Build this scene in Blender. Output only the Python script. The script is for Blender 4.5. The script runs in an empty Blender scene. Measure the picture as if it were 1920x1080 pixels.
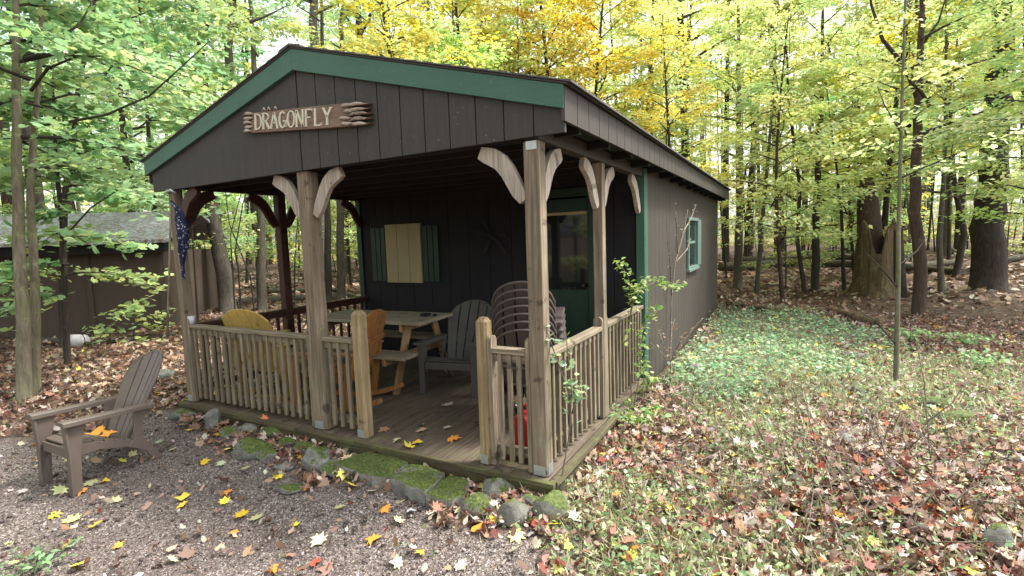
import bpy, bmesh, math, random
import numpy as np
from mathutils import Vector, Matrix
R = math.radians
PI = math.pi
rng = np.random.default_rng(7)
random.seed(7)
scene = bpy.context.scene
C = scene.collection

# ------------------------------------------------------------------ camera
CF, CYAW, CPITCH, CROLL = 954.3, R(28.59), R(5.56), R(-1.88)
CP = np.array([1.349, -2.871, 1.556])
_fw = np.array([-math.sin(CYAW)*math.cos(CPITCH), math.cos(CYAW)*math.cos(CPITCH), -math.sin(CPITCH)])
_r = np.array([math.cos(CYAW), math.sin(CYAW), 0]); _u = np.cross(_r, _fw)
_r2 = _r*math.cos(CROLL)+_u*math.sin(CROLL); _u2 = -_r*math.sin(CROLL)+_u*math.cos(CROLL)
cam_d = bpy.data.cameras.new("camera"); cam = bpy.data.objects.new("camera", cam_d); C.objects.link(cam)
cam_d.sensor_width = 36; cam_d.lens = CF/1920*36; cam_d.clip_end = 2000; cam_d.clip_start = .05
cam.matrix_world = Matrix(((_r2[0], _u2[0], -_fw[0], CP[0]), (_r2[1], _u2[1], -_fw[1], CP[1]),
                           (_r2[2], _u2[2], -_fw[2], CP[2]), (0, 0, 0, 1)))
scene.camera = cam
def ray(px, py): return _fw + _r2*(px-960)/CF + _u2*(540-py)/CF
def atz(px, py, z):
    d = ray(px, py); return CP + d*(z-CP[2])/d[2]
def atd(px, py, dep): return CP + ray(px, py)*dep      # dep = distance along the optical axis

# ------------------------------------------------------------------ terrain height
def gz(x, y):
    x = np.asarray(x, float); y = np.asarray(y, float)
    z = -.21 + .085*np.clip((y+1.1)/.9, 0, 1)*np.clip((.9-x)/.6, 0, 1) + .09*np.clip((x-.3)/.6, 0, 1)*np.clip((y+.2)/3.5, 0, 1) + .02*np.clip((y+.2)/3.5, 0, 1) + .03*np.clip((-x-1)/3.5, 0, 1)*np.clip((y+1.8)/2, 0, 1)
    z = z + .10*np.clip((np.hypot(x+1, y-3)-9)/10, 0, 1)
    z = z + .16*np.exp(-((x-1.75)**2/.35+(y-1.15)**2/.5)) + .05*np.exp(-((x-2.7)**2/.5+(y-3)**2/.8))
    far = np.clip((np.hypot(x, y)-4)/8, .12, 1)
    z = z + far*(.05*np.sin(x*.9+1.3)*np.cos(y*.7+.4) + .03*np.sin(x*2.1+y*1.3) + .02*np.sin(3.7*x-2.9*y))
    z = z + .006*np.sin(x*9+1)*np.sin(y*8) + .12*np.clip((np.hypot(x, y)-20)/20, 0, 3)*(1+np.sin(x*.15)*np.cos(y*.13))
    inside = (x > -4.25) & (x < .05) & (y > .05) & (y < 9.1)
    return np.where(inside, np.minimum(z, -.16), z)
def atg(px, py):
    z = -.1
    for _ in range(6):
        p = atz(px, py, z); z = float(gz(p[0], p[1]))
    return np.array([p[0], p[1], z])

# ------------------------------------------------------------------ node helpers
def newmat(name):
    m = bpy.data.materials.new(name); m.use_nodes = True
    nt = m.node_tree; nt.nodes.clear()
    out = nt.nodes.new('ShaderNodeOutputMaterial')
    b = nt.nodes.new('ShaderNodeBsdfPrincipled'); nt.links.new(b.outputs[0], out.inputs[0])
    b.inputs['Specular IOR Level'].default_value = .3
    return m, nt, b, out
def nd(nt, t, **kw):
    n = nt.nodes.new(t)
    for k, v in kw.items():
        if k in n.inputs: n.inputs[k].default_value = v
        else: setattr(n, k, v)
    return n
def coords(nt, scale=(1, 1, 1), which='Object'):
    tc = nt.nodes.new('ShaderNodeTexCoord'); mp = nt.nodes.new('ShaderNodeMapping')
    mp.inputs['Scale'].default_value = scale; nt.links.new(tc.outputs[which], mp.inputs[0]); return mp.outputs[0]
def ramp(nt, fac, stops):
    r = nt.nodes.new('ShaderNodeValToRGB'); cr = r.color_ramp
    while len(cr.elements) < len(stops): cr.elements.new(.5)
    for e, (p, c) in zip(cr.elements, stops):
        e.position = p; e.color = (*c, 1)
    nt.links.new(fac, r.inputs[0]); return r.outputs[0]
def noise(nt, vec, scale, detail=6, rough=.6, dist=0):
    n = nd(nt, 'ShaderNodeTexNoise', Scale=scale, Detail=detail, Roughness=rough, Distortion=dist)
    nt.links.new(vec, n.inputs['Vector']); return n.outputs[0]
def mixc(nt, fac, a, b, mode='MIX'):
    m = nt.nodes.new('ShaderNodeMix'); m.data_type = 'RGBA'; m.blend_type = mode
    for s, v in ((0, fac), (6, a), (7, b)):
        if isinstance(v, (int, float)): m.inputs[s].default_value = v
        elif isinstance(v, tuple): m.inputs[s].default_value = (*v, 1)
        else: nt.links.new(v, m.inputs[s])
    return m.outputs[2]
def bump(nt, h, b, strength=.4, dist=.01):
    n = nd(nt, 'ShaderNodeBump', Strength=strength, Distance=dist)
    nt.links.new(h, n.inputs['Height']); nt.links.new(n.outputs[0], b.inputs['Normal'])

def wood(name, dark, mid, light, axis, green=.25, rough=.8, grain=1.):
    m, nt, b, out = newmat(name)
    sc = [28, 28, 28]; sc[axis] = 1.3
    v = coords(nt, tuple(sc)); v2 = coords(nt, (1, 1, 1))
    g = noise(nt, v, 1.6*grain, 8, .65, .6)
    c = ramp(nt, g, [(.28, dark), (.5, mid), (.72, light)])
    big = noise(nt, v2, 2.6, 5, .6)
    c = mixc(nt, ramp(nt, big, [(.35, (0, 0, 0)), (.7, (.6, .6, .6))]), c, tuple(x*.62 for x in mid))
    kn = noise(nt, v2, 9, 3, .5)
    c = mixc(nt, ramp(nt, kn, [(.64, (0, 0, 0)), (.70, (.7, .7, .7))]), c, tuple(x*.5 for x in dark))
    if green:
        al = noise(nt, v2, 5.5, 5, .7)
        c = mixc(nt, ramp(nt, al, [(.50, (0, 0, 0)), (.75, (green, green, green))]), c, (.10, .125, .035))
    nt.links.new(c, b.inputs['Base Color']); b.inputs['Roughness'].default_value = rough
    bump(nt, g, b, .55, .004); return m
def paint(name, col, rough=.6, var=.25, axis=2, chip=None):
    m, nt, b, out = newmat(name)
    sc = [14, 14, 14]; sc[axis] = .9
    v = coords(nt, tuple(sc)); v2 = coords(nt)
    g = noise(nt, v, 2.2, 8, .7, .4); big = noise(nt, v2, 1.7, 5, .6)
    c = mixc(nt, g, tuple(x*(1-var) for x in col), tuple(min(1, x*(1+var)) for x in col))
    c = mixc(nt, ramp(nt, big, [(.35, (0, 0, 0)), (.7, (.55, .55, .55))]), c, tuple(x*.72 for x in col))
    if chip:
        k = noise(nt, v2, 38, 4, .7)
        c = mixc(nt, ramp(nt, k, [(.66, (0, 0, 0)), (.70, (1, 1, 1))]), c, chip)
    nt.links.new(c, b.inputs['Base Color']); b.inputs['Roughness'].default_value = rough
    bump(nt, g, b, .7, .004); return m
def plain(name, col, rough=.5, metal=0., var=.15, scale=20):
    m, nt, b, out = newmat(name)
    g = noise(nt, coords(nt), scale, 5, .6)
    nt.links.new(mixc(nt, g, tuple(x*(1-var) for x in col), tuple(x*(1+var) for x in col)), b.inputs['Base Color'])
    b.inputs['Roughness'].default_value = rough; b.inputs['Metallic'].default_value = metal
    bump(nt, g, b, .12, .002); return m
def bark(name, dark, light, moss=0., vs=1.):
    m, nt, b, out = newmat(name)
    v = coords(nt, (9*vs, 9*vs, 1.6*vs)); v2 = coords(nt)
    g = noise(nt, v, 2.5, 9, .7, .8)
    c = ramp(nt, g, [(.3, dark), (.55, tuple((a+b_)/2 for a, b_ in zip(dark, light))), (.75, light)])
    li = noise(nt, v2, 6, 5, .7)
    c = mixc(nt, ramp(nt, li, [(.58, (0, 0, 0)), (.68, (.5, .5, .5))]), c, tuple(min(1, x*1.6) for x in light))
    if moss: c = mixc(nt, ramp(nt, noise(nt, v2, 3, 5, .7), [(.45, (0, 0, 0)), (.62, (moss,)*3)]), c, (.09, .13, .03))
    nt.links.new(c, b.inputs['Base Color']); b.inputs['Roughness'].default_value = .9
    bump(nt, g, b, .9, .02); return m
def leafmat(name, transl=.45, rough=.5):
    m, nt, b, out = newmat(name)
    at = nt.nodes.new('ShaderNodeAttribute'); at.attribute_name = 'Col'
    oi = nt.nodes.new('ShaderNodeObjectInfo')
    c = mixc(nt, 1., at.outputs['Color'], oi.outputs['Color'], 'MULTIPLY')
    nt.links.new(c, b.inputs['Base Color']); b.inputs['Roughness'].default_value = rough
    if transl:
        t = nt.nodes.new('ShaderNodeBsdfTranslucent'); nt.links.new(c, t.inputs[0])
        mx = nd(nt, 'ShaderNodeMixShader'); mx.inputs[0].default_value = transl
        nt.links.new(b.outputs[0], mx.inputs[1]); nt.links.new(t.outputs[0], mx.inputs[2]); nt.links.new(mx.outputs[0], out.inputs[0])
    return m

M = {}
for ax, nm in enumerate('xyz'):
    M['rail_'+nm] = wood('weathered_wood_'+nm, (.065, .050, .035), (.185, .150, .102), (.34, .285, .21), ax, .4)
M['post'] = wood('post_wood', (.070, .052, .037), (.185, .145, .100), (.36, .30, .225), 2, .25, .8, .8)
M['newel'] = wood('newel_wood', (.11, .078, .036), (.25, .185, .10), (.40, .315, .18), 2, .35)
M['bracket'] = wood('bracket_wood', (.16, .135, .11), (.37, .32, .26), (.56, .51, .43), 2, .1)
M['stain'] = wood('red_stained_wood', (.018, .008, .005), (.05, .018, .010), (.085, .035, .02), 2, 0, .5)
M['deck'] = wood('deck_wood', (.045, .033, .023), (.105, .080, .057), (.18, .142, .108), 1, .4)
M['rim'] = wood('rim_wood', (.03, .027, .014), (.075, .062, .032), (.14, .12, .07), 0, .9)
M['rim_y'] = wood('rim_wood_y', (.035, .03, .018), (.09, .075, .042), (.17, .15, .09), 1, .9)
M['siding'] = paint('dark_brown_siding', (.047, .043, .038), .7, .45, 2, (.16, .14, .12))
M['side'] = paint('faded_brown_siding', (.058, .049, .041), .8, .5, 2, (.12, .10, .085))
M['groove'] = plain('groove_backing_board', (.022, .018, .015), .9)  # dark brown backing board behind the siding gaps
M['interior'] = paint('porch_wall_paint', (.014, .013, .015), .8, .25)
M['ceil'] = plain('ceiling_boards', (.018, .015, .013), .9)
M['green'] = paint('green_trim', (.046, .118, .080), .55, .22, 0, (.12, .22, .17))
M['dgreen'] = paint('dark_green_door', (.013, .036, .024), .45, .2)
M['mint'] = paint('mint_window_trim', (.14, .22, .19), .55, .2)
M['fascia'] = paint('eave_fascia_paint', (.055, .048, .042), .7, .25)
M['yellowboard'] = paint('cream_board', (.36, .30, .155), .6, .1)
M['gate_glass'], nt, b, _ = newmat('window_glass'); b.inputs['Base Color'].default_value = (.012, .016, .016, 1); b.inputs['Roughness'].default_value = .04; b.inputs['Specular IOR Level'].default_value = .6
M['galv'] = plain('galvanised_metal', (.42, .45, .44), .45, .7)
M['resin'] = plain('brown_resin', (.115, .092, .076), .5, 0, .18, 12)
M['resin_dark'] = plain('dark_brown_resin', (.075, .060, .055), .5, 0, .2, 12)
M['resin_grey'] = plain('grey_resin', (.068, .065, .056), .55, 0, .2, 8)
M['orange'] = wood('varnished_wood', (.15, .060, .02), (.30, .135, .045), (.42, .21, .08), 2, 0, .45)
M['gold'] = wood('golden_wood', (.30, .19, .045), (.47, .32, .09), (.58, .42, .15), 2, 0, .5)
M['table'] = wood('table_wood', (.12, .10, .07), (.25, .215, .15), (.38, .33, .24), 0, .3)
M['table_leg'] = wood('table_leg_wood', (.15, .085, .035), (.30, .19, .09), (.40, .27, .14), 2, 0)
M['red'] = plain('red_plastic', (.34, .02, .018), .5)
M['black'] = plain('black_glass', (.01, .01, .012), .2)
M['white'] = plain('white_plastic', (.50, .48, .50), .5)
M['bark'] = bark('grey_bark', (.045, .038, .030), (.17, .15, .12))
M['bark_dark'] = bark('dark_bark', (.016, .013, .011), (.075, .062, .050))
M['bark_red'] = bark('reddish_bark', (.030, .018, .014), (.11, .075, .055))
M['bark_pale'] = bark('pale_mottled_bark', (.055, .045, .030), (.26, .225, .16), .35, .8)
M['bark_green'] = bark('greenish_bark', (.09, .085, .055), (.22, .21, .14), .5, 2)
M['log'] = bark('log_bark', (.022, .017, .013), (.13, .11, .09), .3, .6)
M['stump'] = bark('rotten_wood', (.03, .018, .012), (.22, .155, .09), .15, .5)
M['leaf'] = leafmat('foliage', .5)
M['litter'] = leafmat('fallen_leaf', .12, .45)
M['twig'] = bark('twig', (.09, .07, .055), (.40, .34, .27), 0, 3)
M['shed'] = paint('shed_panel', (.090, .066, .054), .85, .35, 2, (.15, .12, .10))
M['shingle'] = plain('asphalt_shingle', (.09, .085, .085), .9, 0, .5, 60)

# rocks with moss
def rockmat(name, moss):
    m, nt, b, out = newmat(name)
    v = coords(nt); g = noise(nt, v, 9, 9, .7)
    c = ramp(nt, g, [(.3, (.07, .07, .06)), (.5, (.15, .15, .13)), (.7, (.27, .27, .24))])
    geo = nt.nodes.new('ShaderNodeNewGeometry'); sp = nt.nodes.new('ShaderNodeSeparateXYZ'); nt.links.new(geo.outputs['Normal'], sp.inputs[0])
    ad = nd(nt, 'ShaderNodeMath', operation='MULTIPLY_ADD'); nt.links.new(sp.outputs[2], ad.inputs[0]); ad.inputs[1].default_value = .35
    nt.links.new(noise(nt, v, 5, 6, .7), ad.inputs[2])
    mk = ramp(nt, ad.outputs[0], [(.95-moss*.5, (0, 0, 0)), (1.02-moss*.5, (1, 1, 1))])
    mc = ramp(nt, noise(nt, v, 60, 4, .7), [(.3, (.020, .032, .008)), (.5, (.06, .085, .018)), (.72, (.17, .20, .05))])
    nt.links.new(mixc(nt, mk, c, mc), b.inputs['Base Color']); b.inputs['Roughness'].default_value = .75
    bump(nt, noise(nt, v, 35, 8, .75), b, .8, .015); return m
M['rock'] = rockmat('grey_rock', .16); M['mossrock'] = rockmat('mossy_rock', .64); M['midrock'] = rockmat('half_mossy_rock', .46)

# ------------------------------------------------------------------ object helpers
def tag(o, label=None, cat=None, group=None, kind=None):
    if label: o['label'] = label
    if cat: o['category'] = cat
    if group: o['group'] = group
    if kind: o['kind'] = kind
    return o
def thing(name, loc, label, cat, group=None, rz=0):
    o = bpy.data.objects.new(name, None); o.empty_display_size = .2; C.objects.link(o)
    o.location = tuple(float(v) for v in loc); o.rotation_euler = (0, 0, rz)
    return tag(o, label, cat, group)
def link(name, me, mat, parent=None):
    o = bpy.data.objects.new(name, me); C.objects.link(o)
    if mat is not None and not me.materials: me.materials.append(M[mat] if isinstance(mat, str) else mat)
    if parent: o.parent = parent
    return o
class MB:
    def __init__(s): s.v = []; s.f = []
    def add(s, vs, fs, mtx=None):
        n = len(s.v)
        for p in vs:
            p = Vector(tuple(float(c) for c in p))
            s.v.append(mtx @ p if mtx is not None else p)
        s.f += [[n+i for i in f] for f in fs]; return s
    def box(s, x0, x1, y0, y1, z0, z1, mtx=None):
        return s.add([(x0, y0, z0), (x1, y0, z0), (x1, y1, z0), (x0, y1, z0), (x0, y0, z1), (x1, y0, z1), (x1, y1, z1), (x0, y1, z1)],
                     [(0, 3, 2, 1), (4, 5, 6, 7), (0, 1, 5, 4), (1, 2, 6, 5), (2, 3, 7, 6), (3, 0, 4, 7)], mtx)
    def bar(s, a, b, w, h, up=(0, 0, 1)):          # box from a to b, width w across, height h along up
        a = Vector(tuple(map(float, a))); b = Vector(tuple(map(float, b))); d = (b-a); L = d.length; d.normalize()
        u = Vector(up); x = d.cross(u)
        if x.length < 1e-4: x = d.cross(Vector((0, 1, 0)))
        x.normalize(); u = x.cross(d)
        m = Matrix(((d.x, x.x, u.x, a.x), (d.y, x.y, u.y, a.y), (d.z, x.z, u.z, a.z), (0, 0, 0, 1)))
        return s.box(0, L, -w/2, w/2, -h/2, h/2, m)
    def prism(s, poly, axis, a, b, mtx=None):       # poly in the two other axes, extruded a..b
        def P(p, t):
            return {'x': (t, p[0], p[1]), 'y': (p[0], t, p[1]), 'z': (p[0], p[1], t)}[axis]
        n = len(poly); vs = [P(p, a) for p in poly]+[P(p, b) for p in poly]
        fs = [list(range(n)), list(range(2*n-1, n-1, -1))]+[(i, i+n, (i+1) % n+n, (i+1) % n) for i in range(n)]
        return s.add(vs, fs, mtx)
    def band(s, pts, w, thick, axis='y', t0=0, mtx=None):  # thick ribbon following 2-D pts with half-width w[i]
        up, lo = [], []
        for i, p in enumerate(pts):
            q0 = pts[max(0, i-1)]; q1 = pts[min(len(pts)-1, i+1)]
            d = Vector((q1[0]-q0[0], q1[1]-q0[1])).normalized(); n = Vector((-d.y, d.x))
            ww = w[i] if isinstance(w, (list, tuple)) else w
            up.append((p[0]+n.x*ww, p[1]+n.y*ww)); lo.append((p[0]-n.x*ww, p[1]-n.y*ww))
        for i in range(len(pts)-1):
            pass
        return s.prism(up+lo[::-1], axis, t0-thick/2, t0+thick/2, mtx)
    def tube(s, pts, rad, n=8, cap=True):
        pts = [np.asarray(p, float) for p in pts]
        if not hasattr(rad, '__len__'): rad = [rad]*len(pts)
        base = len(s.v); prev = None
        for i, p in enumerate(pts):
            d = pts[min(i+1, len(pts)-1)]-pts[max(0, i-1)]; d = d/(np.linalg.norm(d)+1e-9)
            if prev is None:
                a = np.cross(d, [0, 0, 1.]);
                if np.linalg.norm(a) < .1: a = np.cross(d, [0, 1., 0])
            else: a = prev-d*np.dot(prev, d)
            a /= np.linalg.norm(a); prev = a; bb = np.cross(d, a)
            for k in range(n):
                t = 2*PI*k/n; q = p+rad[i]*(math.cos(t)*a+math.sin(t)*bb); s.v.append(Vector(q))
        for i in range(len(pts)-1):
            for k in range(n):
                s.f.append([base+i*n+k, base+i*n+(k+1) % n, base+(i+1)*n+(k+1) % n, base+(i+1)*n+k])
        if cap:
            s.f.append([base+k for k in range(n)][::-1]); s.f.append([base+(len(pts)-1)*n+k for k in range(n)])
        return s
    def mesh(s, name, smooth=False):
        me = bpy.data.meshes.new(name); me.from_pydata([tuple(v) for v in s.v], [], s.f)
        bm = bmesh.new(); bm.from_mesh(me); bmesh.ops.recalc_face_normals(bm, faces=bm.faces); bm.to_mesh(me); bm.free()
        if smooth: me.polygons.foreach_set('use_smooth', [True]*len(me.polygons))
        me.update(); return me
    def build(s, name, mat, parent=None, smooth=False, bevel=0, world=True):
        if parent is not None and world:
            off = Vector((0, 0, 0)); p = parent
            while p is not None: off += Vector(p.location); p = p.parent
            s.v = [v-off for v in s.v]
        o = link(name, s.mesh(name, smooth), mat, parent)
        if bevel:
            md = o.modifiers.new('bevel', 'BEVEL'); md.width = bevel; md.segments = 2; md.limit_method = 'ANGLE'
        return o

# ------------------------------------------------------------------ leaf meshes (numpy)
RH = np.array([(0, -.5, 0), (.30, -.05, .06), (0, .55, -.05), (-.30, -.05, .06)])
OV = np.array([(0, -.5, 0), (.24, -.25, .05), (.28, .1, .07), (0, .6, -.1), (-.28, .1, .07), (-.24, -.25, .05)])
_mp = [(0, -.42), (.10, -.30), (.34, -.36), (.28, -.16), (.55, -.02), (.34, .06), (.46, .36), (.20, .22), (.0, .60),
       (-.20, .22), (-.46, .36), (-.34, .06), (-.55, -.02), (-.28, -.16), (-.34, -.36), (-.10, -.30)]
MAP = np.array([(x, y, .18*(x*x+y*y)) for x, y in _mp])
MAPC = np.array([(x, y, (.75 if i % 3 else .3)*(x*x+y*y)-.1*y) for i, (x, y) in enumerate(_mp)])
MAPS = np.array([(x, y, .3*(x*x+y*y)) for x, y in [(0, -.4), (.3, -.3), (.52, .0), (.22, .1), (.3, .38), (0, .58), (-.3, .38), (-.22, .1), (-.52, 0), (-.3, -.3)]])
def leaf_mesh(name, P, N, size, shape, col, mat='leaf', tdir=None):
    n = len(P); k = len(shape)
    N = N/np.linalg.norm(N, axis=1)[:, None]
    T = rng.normal(size=(n, 3)) if tdir is None else tdir+rng.normal(size=(n, 3))*.35
    T -= N*np.sum(T*N, 1)[:, None]; T /= np.linalg.norm(T, axis=1)[:, None]; B = np.cross(N, T)
    size = np.broadcast_to(np.asarray(size, float), (n,))[:, None, None]
    S = shape[None]
    V = P[:, None, :]+size*(S[..., 0:1]*B[:, None, :]+S[..., 1:2]*T[:, None, :]+S[..., 2:3]*N[:, None, :])
    me = bpy.data.meshes.new(name)
    me.vertices.add(n*k); me.vertices.foreach_set('co', V.reshape(-1).astype(np.float32))
    me.loops.add(n*k); me.loops.foreach_set('vertex_index', np.arange(n*k, dtype=np.int32))
    me.polygons.add(n); me.polygons.foreach_set('loop_start', np.arange(n, dtype=np.int32)*k)
    me.polygons.foreach_set('loop_total', np.full(n, k, dtype=np.int32))
    at = me.attributes.new('Col', 'FLOAT_COLOR', 'POINT')
    cc = np.ones((n, k, 4), np.float32); cc[..., :3] = col[:, None, :]
    at.data.foreach_set('color', cc.reshape(-1)); me.update(calc_edges=True); me.validate()
    me.materials.append(M[mat]); return me
def pick(pal, n, var=.18):
    pal = np.array([p[:3] for p in pal]); w = rng.integers(0, len(pal), n)
    return np.clip(pal[w]*(1+rng.normal(size=(n, 1))*var)*(1+rng.normal(size=(n, 3))*.06), .004, .95)
YG = [(.55, .65, .21), (.65, .71, .28), (.46, .60, .20), (.71, .68, .24), (.60, .70, .35), (.50, .60, .18)]
GR = [(.28, .50, .22), (.38, .58, .28), (.24, .44, .18), (.48, .62, .28)]
YE = [(.85, .68, .08), (.85, .62, .06), (.80, .74, .20), (.85, .56, .04), (.74, .70, .18)]

# tree: trunk polyline + layered sprays of leaves
def grow(seed, H, h0, Rr, r0, nb, nl, lsize, pal, lean=(0, 0), droop=.12, up=.35, shape=RH, topw=.5, spread=1.0, trunkpts=None, nseg=9, flare=1.35):
    rs = np.random.default_rng(seed)
    if trunkpts is None:
        trunkpts = []
        wx, wy = rs.normal(size=2)*.05*H/5
        for i in range(nseg+1):
            t = i/nseg
            trunkpts.append((lean[0]*t+wx*math.sin(t*5+seed), lean[1]*t+wy*math.sin(t*4+seed*2), H*t))
    tp = np.array(trunkpts, float); n = len(tp)
    rad = [r0*(1-.8*(i/(n-1))) for i in range(n)]
    tb = MB(); t0 = tp[0].copy(); t0[2] -= .15
    q = tp[0]*.94+tp[1]*.06
    tb.tube([t0, tp[0]*.985+tp[1]*.015, q]+list(tp[1:]), [r0*flare*1.2, r0*flare, r0*1.05]+rad[1:], 12)
    lb = MB(); LP, LN, LC, LT = [], [], [], []
    zs = tp[:, 2]
    for k in range(nb):
        f = (k+rs.random())/nb; h = h0+(H*.97-h0)*f
        base = np.array([np.interp(h, zs, tp[:, 0]), np.interp(h, zs, tp[:, 1]), h])
        az = k*2.399+rs.normal()*.4; L = Rr*(1-(1-topw)*f)*(.6+.55*rs.random())
        el = up+.5*f+rs.normal()*.12
        d = np.array([math.cos(az), math.sin(az), 0]); s = np.array([-d[1], d[0], 0])
        def pt(t): return base+d*L*t*math.cos(el)+np.array([0, 0, math.sin(el)*L*t-droop*L*t*t*1.6])+s*.08*L*math.sin(t*4+k)
        pts = [pt(t) for t in (0, .2, .4, .6, .8, 1)]
        rb = max(.006, np.interp(h, zs, rad)*.55)
        lb.tube(pts, [rb, rb*.8, rb*.6, rb*.42, rb*.28, .003], 5, False)
        pc = pick(pal, 1, .15)[0]
        ntw = 9
        for j in range(ntw):
            t = .22+.78*(j+rs.random())/ntw; side = 1 if j % 2 else -1
            p = pt(t); w = L*.42*spread*(1.1-.75*t)*(.6+.7*rs.random())
            e = p+s*side*w+d*w*.6+np.array([0, 0, -.12*w+rs.normal()*.05])
            if w > .25: lb.tube([p, (p+e)/2+np.array([0, 0, .03]), e], [.006, .004, .002], 3, False)
            m = max(3, int(nl/nb/ntw*(.5+w/L*2)))
            u = rs.random(m)**.7
            q = p+(e-p)*u[:, None]+rs.normal(size=(m, 3))*np.array([.09, .09, .035])*(1+L*.25)
            LP.append(q); LN.append(np.array([0, 0, 1.])+rs.normal(size=(m, 3))*.38+d*.15)
            cc = pick(pal, m, .16)*.6+pc*.4; LC.append(cc); LT.append(np.tile(d+s*side*.6+np.array([0, 0, -.3]), (m, 1)))
    P = np.concatenate(LP); return tb, lb, P, np.concatenate(LN), np.concatenate(LC), np.concatenate(LT), lsize*(.7+.6*rs.random(len(P))), shape
def tree_data(name, *a, **k):
    tb, lb, P, N, Cc, T, sz, sh = grow(*a, **k)
    return tb.mesh(name+'_trunk', True), lb.mesh(name+'_limbs', True), leaf_mesh(name+'_crown', P, N, sz, sh, Cc, tdir=T)
def put_tree(name, data, loc, label, group, scale=(1, 1, 1), rz=0, barkm='bark', tint=(1, 1, 1), cat='tree'):
    t = thing(name, loc, label, cat, group, rz); t.scale = scale
    for nm, me in zip(('trunk', 'limbs', 'crown'), data):
        o = bpy.data.objects.new(nm, me); C.objects.link(o); o.parent = t
        if nm != 'crown':
            if not me.materials: me.materials.append(M[barkm])
            o.material_slots[0].link = 'OBJECT'; o.material_slots[0].material = M[barkm]
        else: o.color = (*tint, 1)
    return t
#PART2
# ------------------------------------------------------------------ zones of the ground
GRAVEL = [atz(px, py, -.2)[:2] for px, py in [(-500, 860), (-60, 835), (120, 815), (330, 792), (430, 850), (540, 880), (620, 905), (780, 955), (900, 990), (990, 1000), (1040, 1080), (1060, 1400), (-700, 1400)]]
IVY = [atz(px, py, -.1)[:2] for px, py in [(1349, 578), (1500, 590), (1640, 625), (1600, 690), (1480, 730), (1330, 735), (1215, 720)]]
GRASSY = [atz(px, py, -.15)[:2] for px, py in [(1215, 720), (1500, 640), (1900, 700), (1950, 830), (1700, 800), (1500, 790), (1440, 900), (1420, 1010), (1600, 1090), (1500, 1400), (1040, 1400), (1060, 990), (1220, 930), (1330, 840), (1260, 790)]]
def sdf(poly, x, y):        # > 0 inside
    x = np.asarray(x, float); y = np.asarray(y, float)
    d = np.full(x.shape, 1e9); ins = np.zeros(x.shape, bool); n = len(poly)
    for i in range(n):
        (ax, ay), (bx, by) = poly[i], poly[(i+1) % n]
        t = np.clip(((x-ax)*(bx-ax)+(y-ay)*(by-ay))/((bx-ax)**2+(by-ay)**2), 0, 1)
        d = np.minimum(d, np.hypot(x-ax-t*(bx-ax), y-ay-t*(by-ay)))
        c = ((ay > y) != (by > y)) & (x < (bx-ax)*(y-ay)/(by-ay+1e-12)+ax); ins ^= c
    return np.where(ins, d, -d)
def wob(x, y): return .10*np.sin(4.1*x+1.7*y)+.07*np.sin(9.3*y-5*x+1)+.05*np.sin(17*x+11*y)
def m_gravel(x, y): return np.clip(.5+(sdf(GRAVEL, x, y)+wob(x, y))/.22, 0, 1)
def m_ivy(x, y): return np.clip(.5+(sdf(IVY, x, y)+wob(x, y)*2)/.6, 0, 1)
def m_grass(x, y): return np.clip(.5+(sdf(GRASSY, x, y)+wob(x, y)*2)/.6, 0, 1)

Ng = 430; a_, b_ = 1.3, math.asinh(400/1.3)
u = np.linspace(-1, 1, Ng); w = a_*np.sinh(b_*u)
X, Y = np.meshgrid(w-.4, w+.2, indexing='ij'); Z = gz(X, Y)
me = bpy.data.meshes.new('ground'); co = np.stack([X, Y, Z], -1).reshape(-1, 3)
me.vertices.add(len(co)); me.vertices.foreach_set('co', co.reshape(-1).astype(np.float32))
i, j = np.meshgrid(np.arange(Ng-1), np.arange(Ng-1), indexing='ij'); a0 = (i*Ng+j).reshape(-1)
F = np.stack([a0, a0+Ng, a0+Ng+1, a0+1], -1).reshape(-1).astype(np.int32)
me.loops.add(len(F)); me.loops.foreach_set('vertex_index', F); me.polygons.add(len(F)//4)
me.polygons.foreach_set('loop_start', np.arange(len(F)//4, dtype=np.int32)*4)
me.polygons.foreach_set('loop_total', np.full(len(F)//4, 4, np.int32)); me.polygons.foreach_set('use_smooth', np.ones(len(F)//4, bool))
at = me.attributes.new('zone', 'FLOAT_COLOR', 'POINT')
zc = np.stack([m_gravel(X, Y), m_ivy(X, Y), m_grass(X, Y), np.ones_like(X)], -1)
at.data.foreach_set('color', zc.reshape(-1).astype(np.float32)); me.update(calc_edges=True)
m, nt, b, out = newmat('ground_cover')
v = coords(nt); z = nt.nodes.new('ShaderNodeAttribute'); z.attribute_name = 'zone'
sp = nt.nodes.new('ShaderNodeSeparateColor'); nt.links.new(z.outputs['Color'], sp.inputs[0])
def vor(scale, vec=v):
    n = nd(nt, 'ShaderNodeTexVoronoi', Scale=scale); nt.links.new(vec, n.inputs['Vector']); return n
dv = nd(nt, 'ShaderNodeVectorMath', operation='ADD'); nt.links.new(v, dv.inputs[0])
nn = nd(nt, 'ShaderNodeTexNoise', Scale=7., Detail=4.); nt.links.new(v, nn.inputs['Vector'])
sc_ = nd(nt, 'ShaderNodeVectorMath', operation='SCALE'); nt.links.new(nn.outputs[1], sc_.inputs[0]); sc_.inputs['Scale'].default_value = .12
nt.links.new(sc_.outputs[0], dv.inputs[1])
l1 = vor(17, dv.outputs[0]); sl = nt.nodes.new('ShaderNodeSeparateColor'); nt.links.new(l1.outputs['Color'], sl.inputs[0])
lit = ramp(nt, sl.outputs[0], [(0, (.045, .025, .016)), (.25, (.13, .075, .05)), (.5, (.20, .13, .09)), (.75, (.26, .15, .09)), (1, (.33, .25, .19))])
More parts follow.
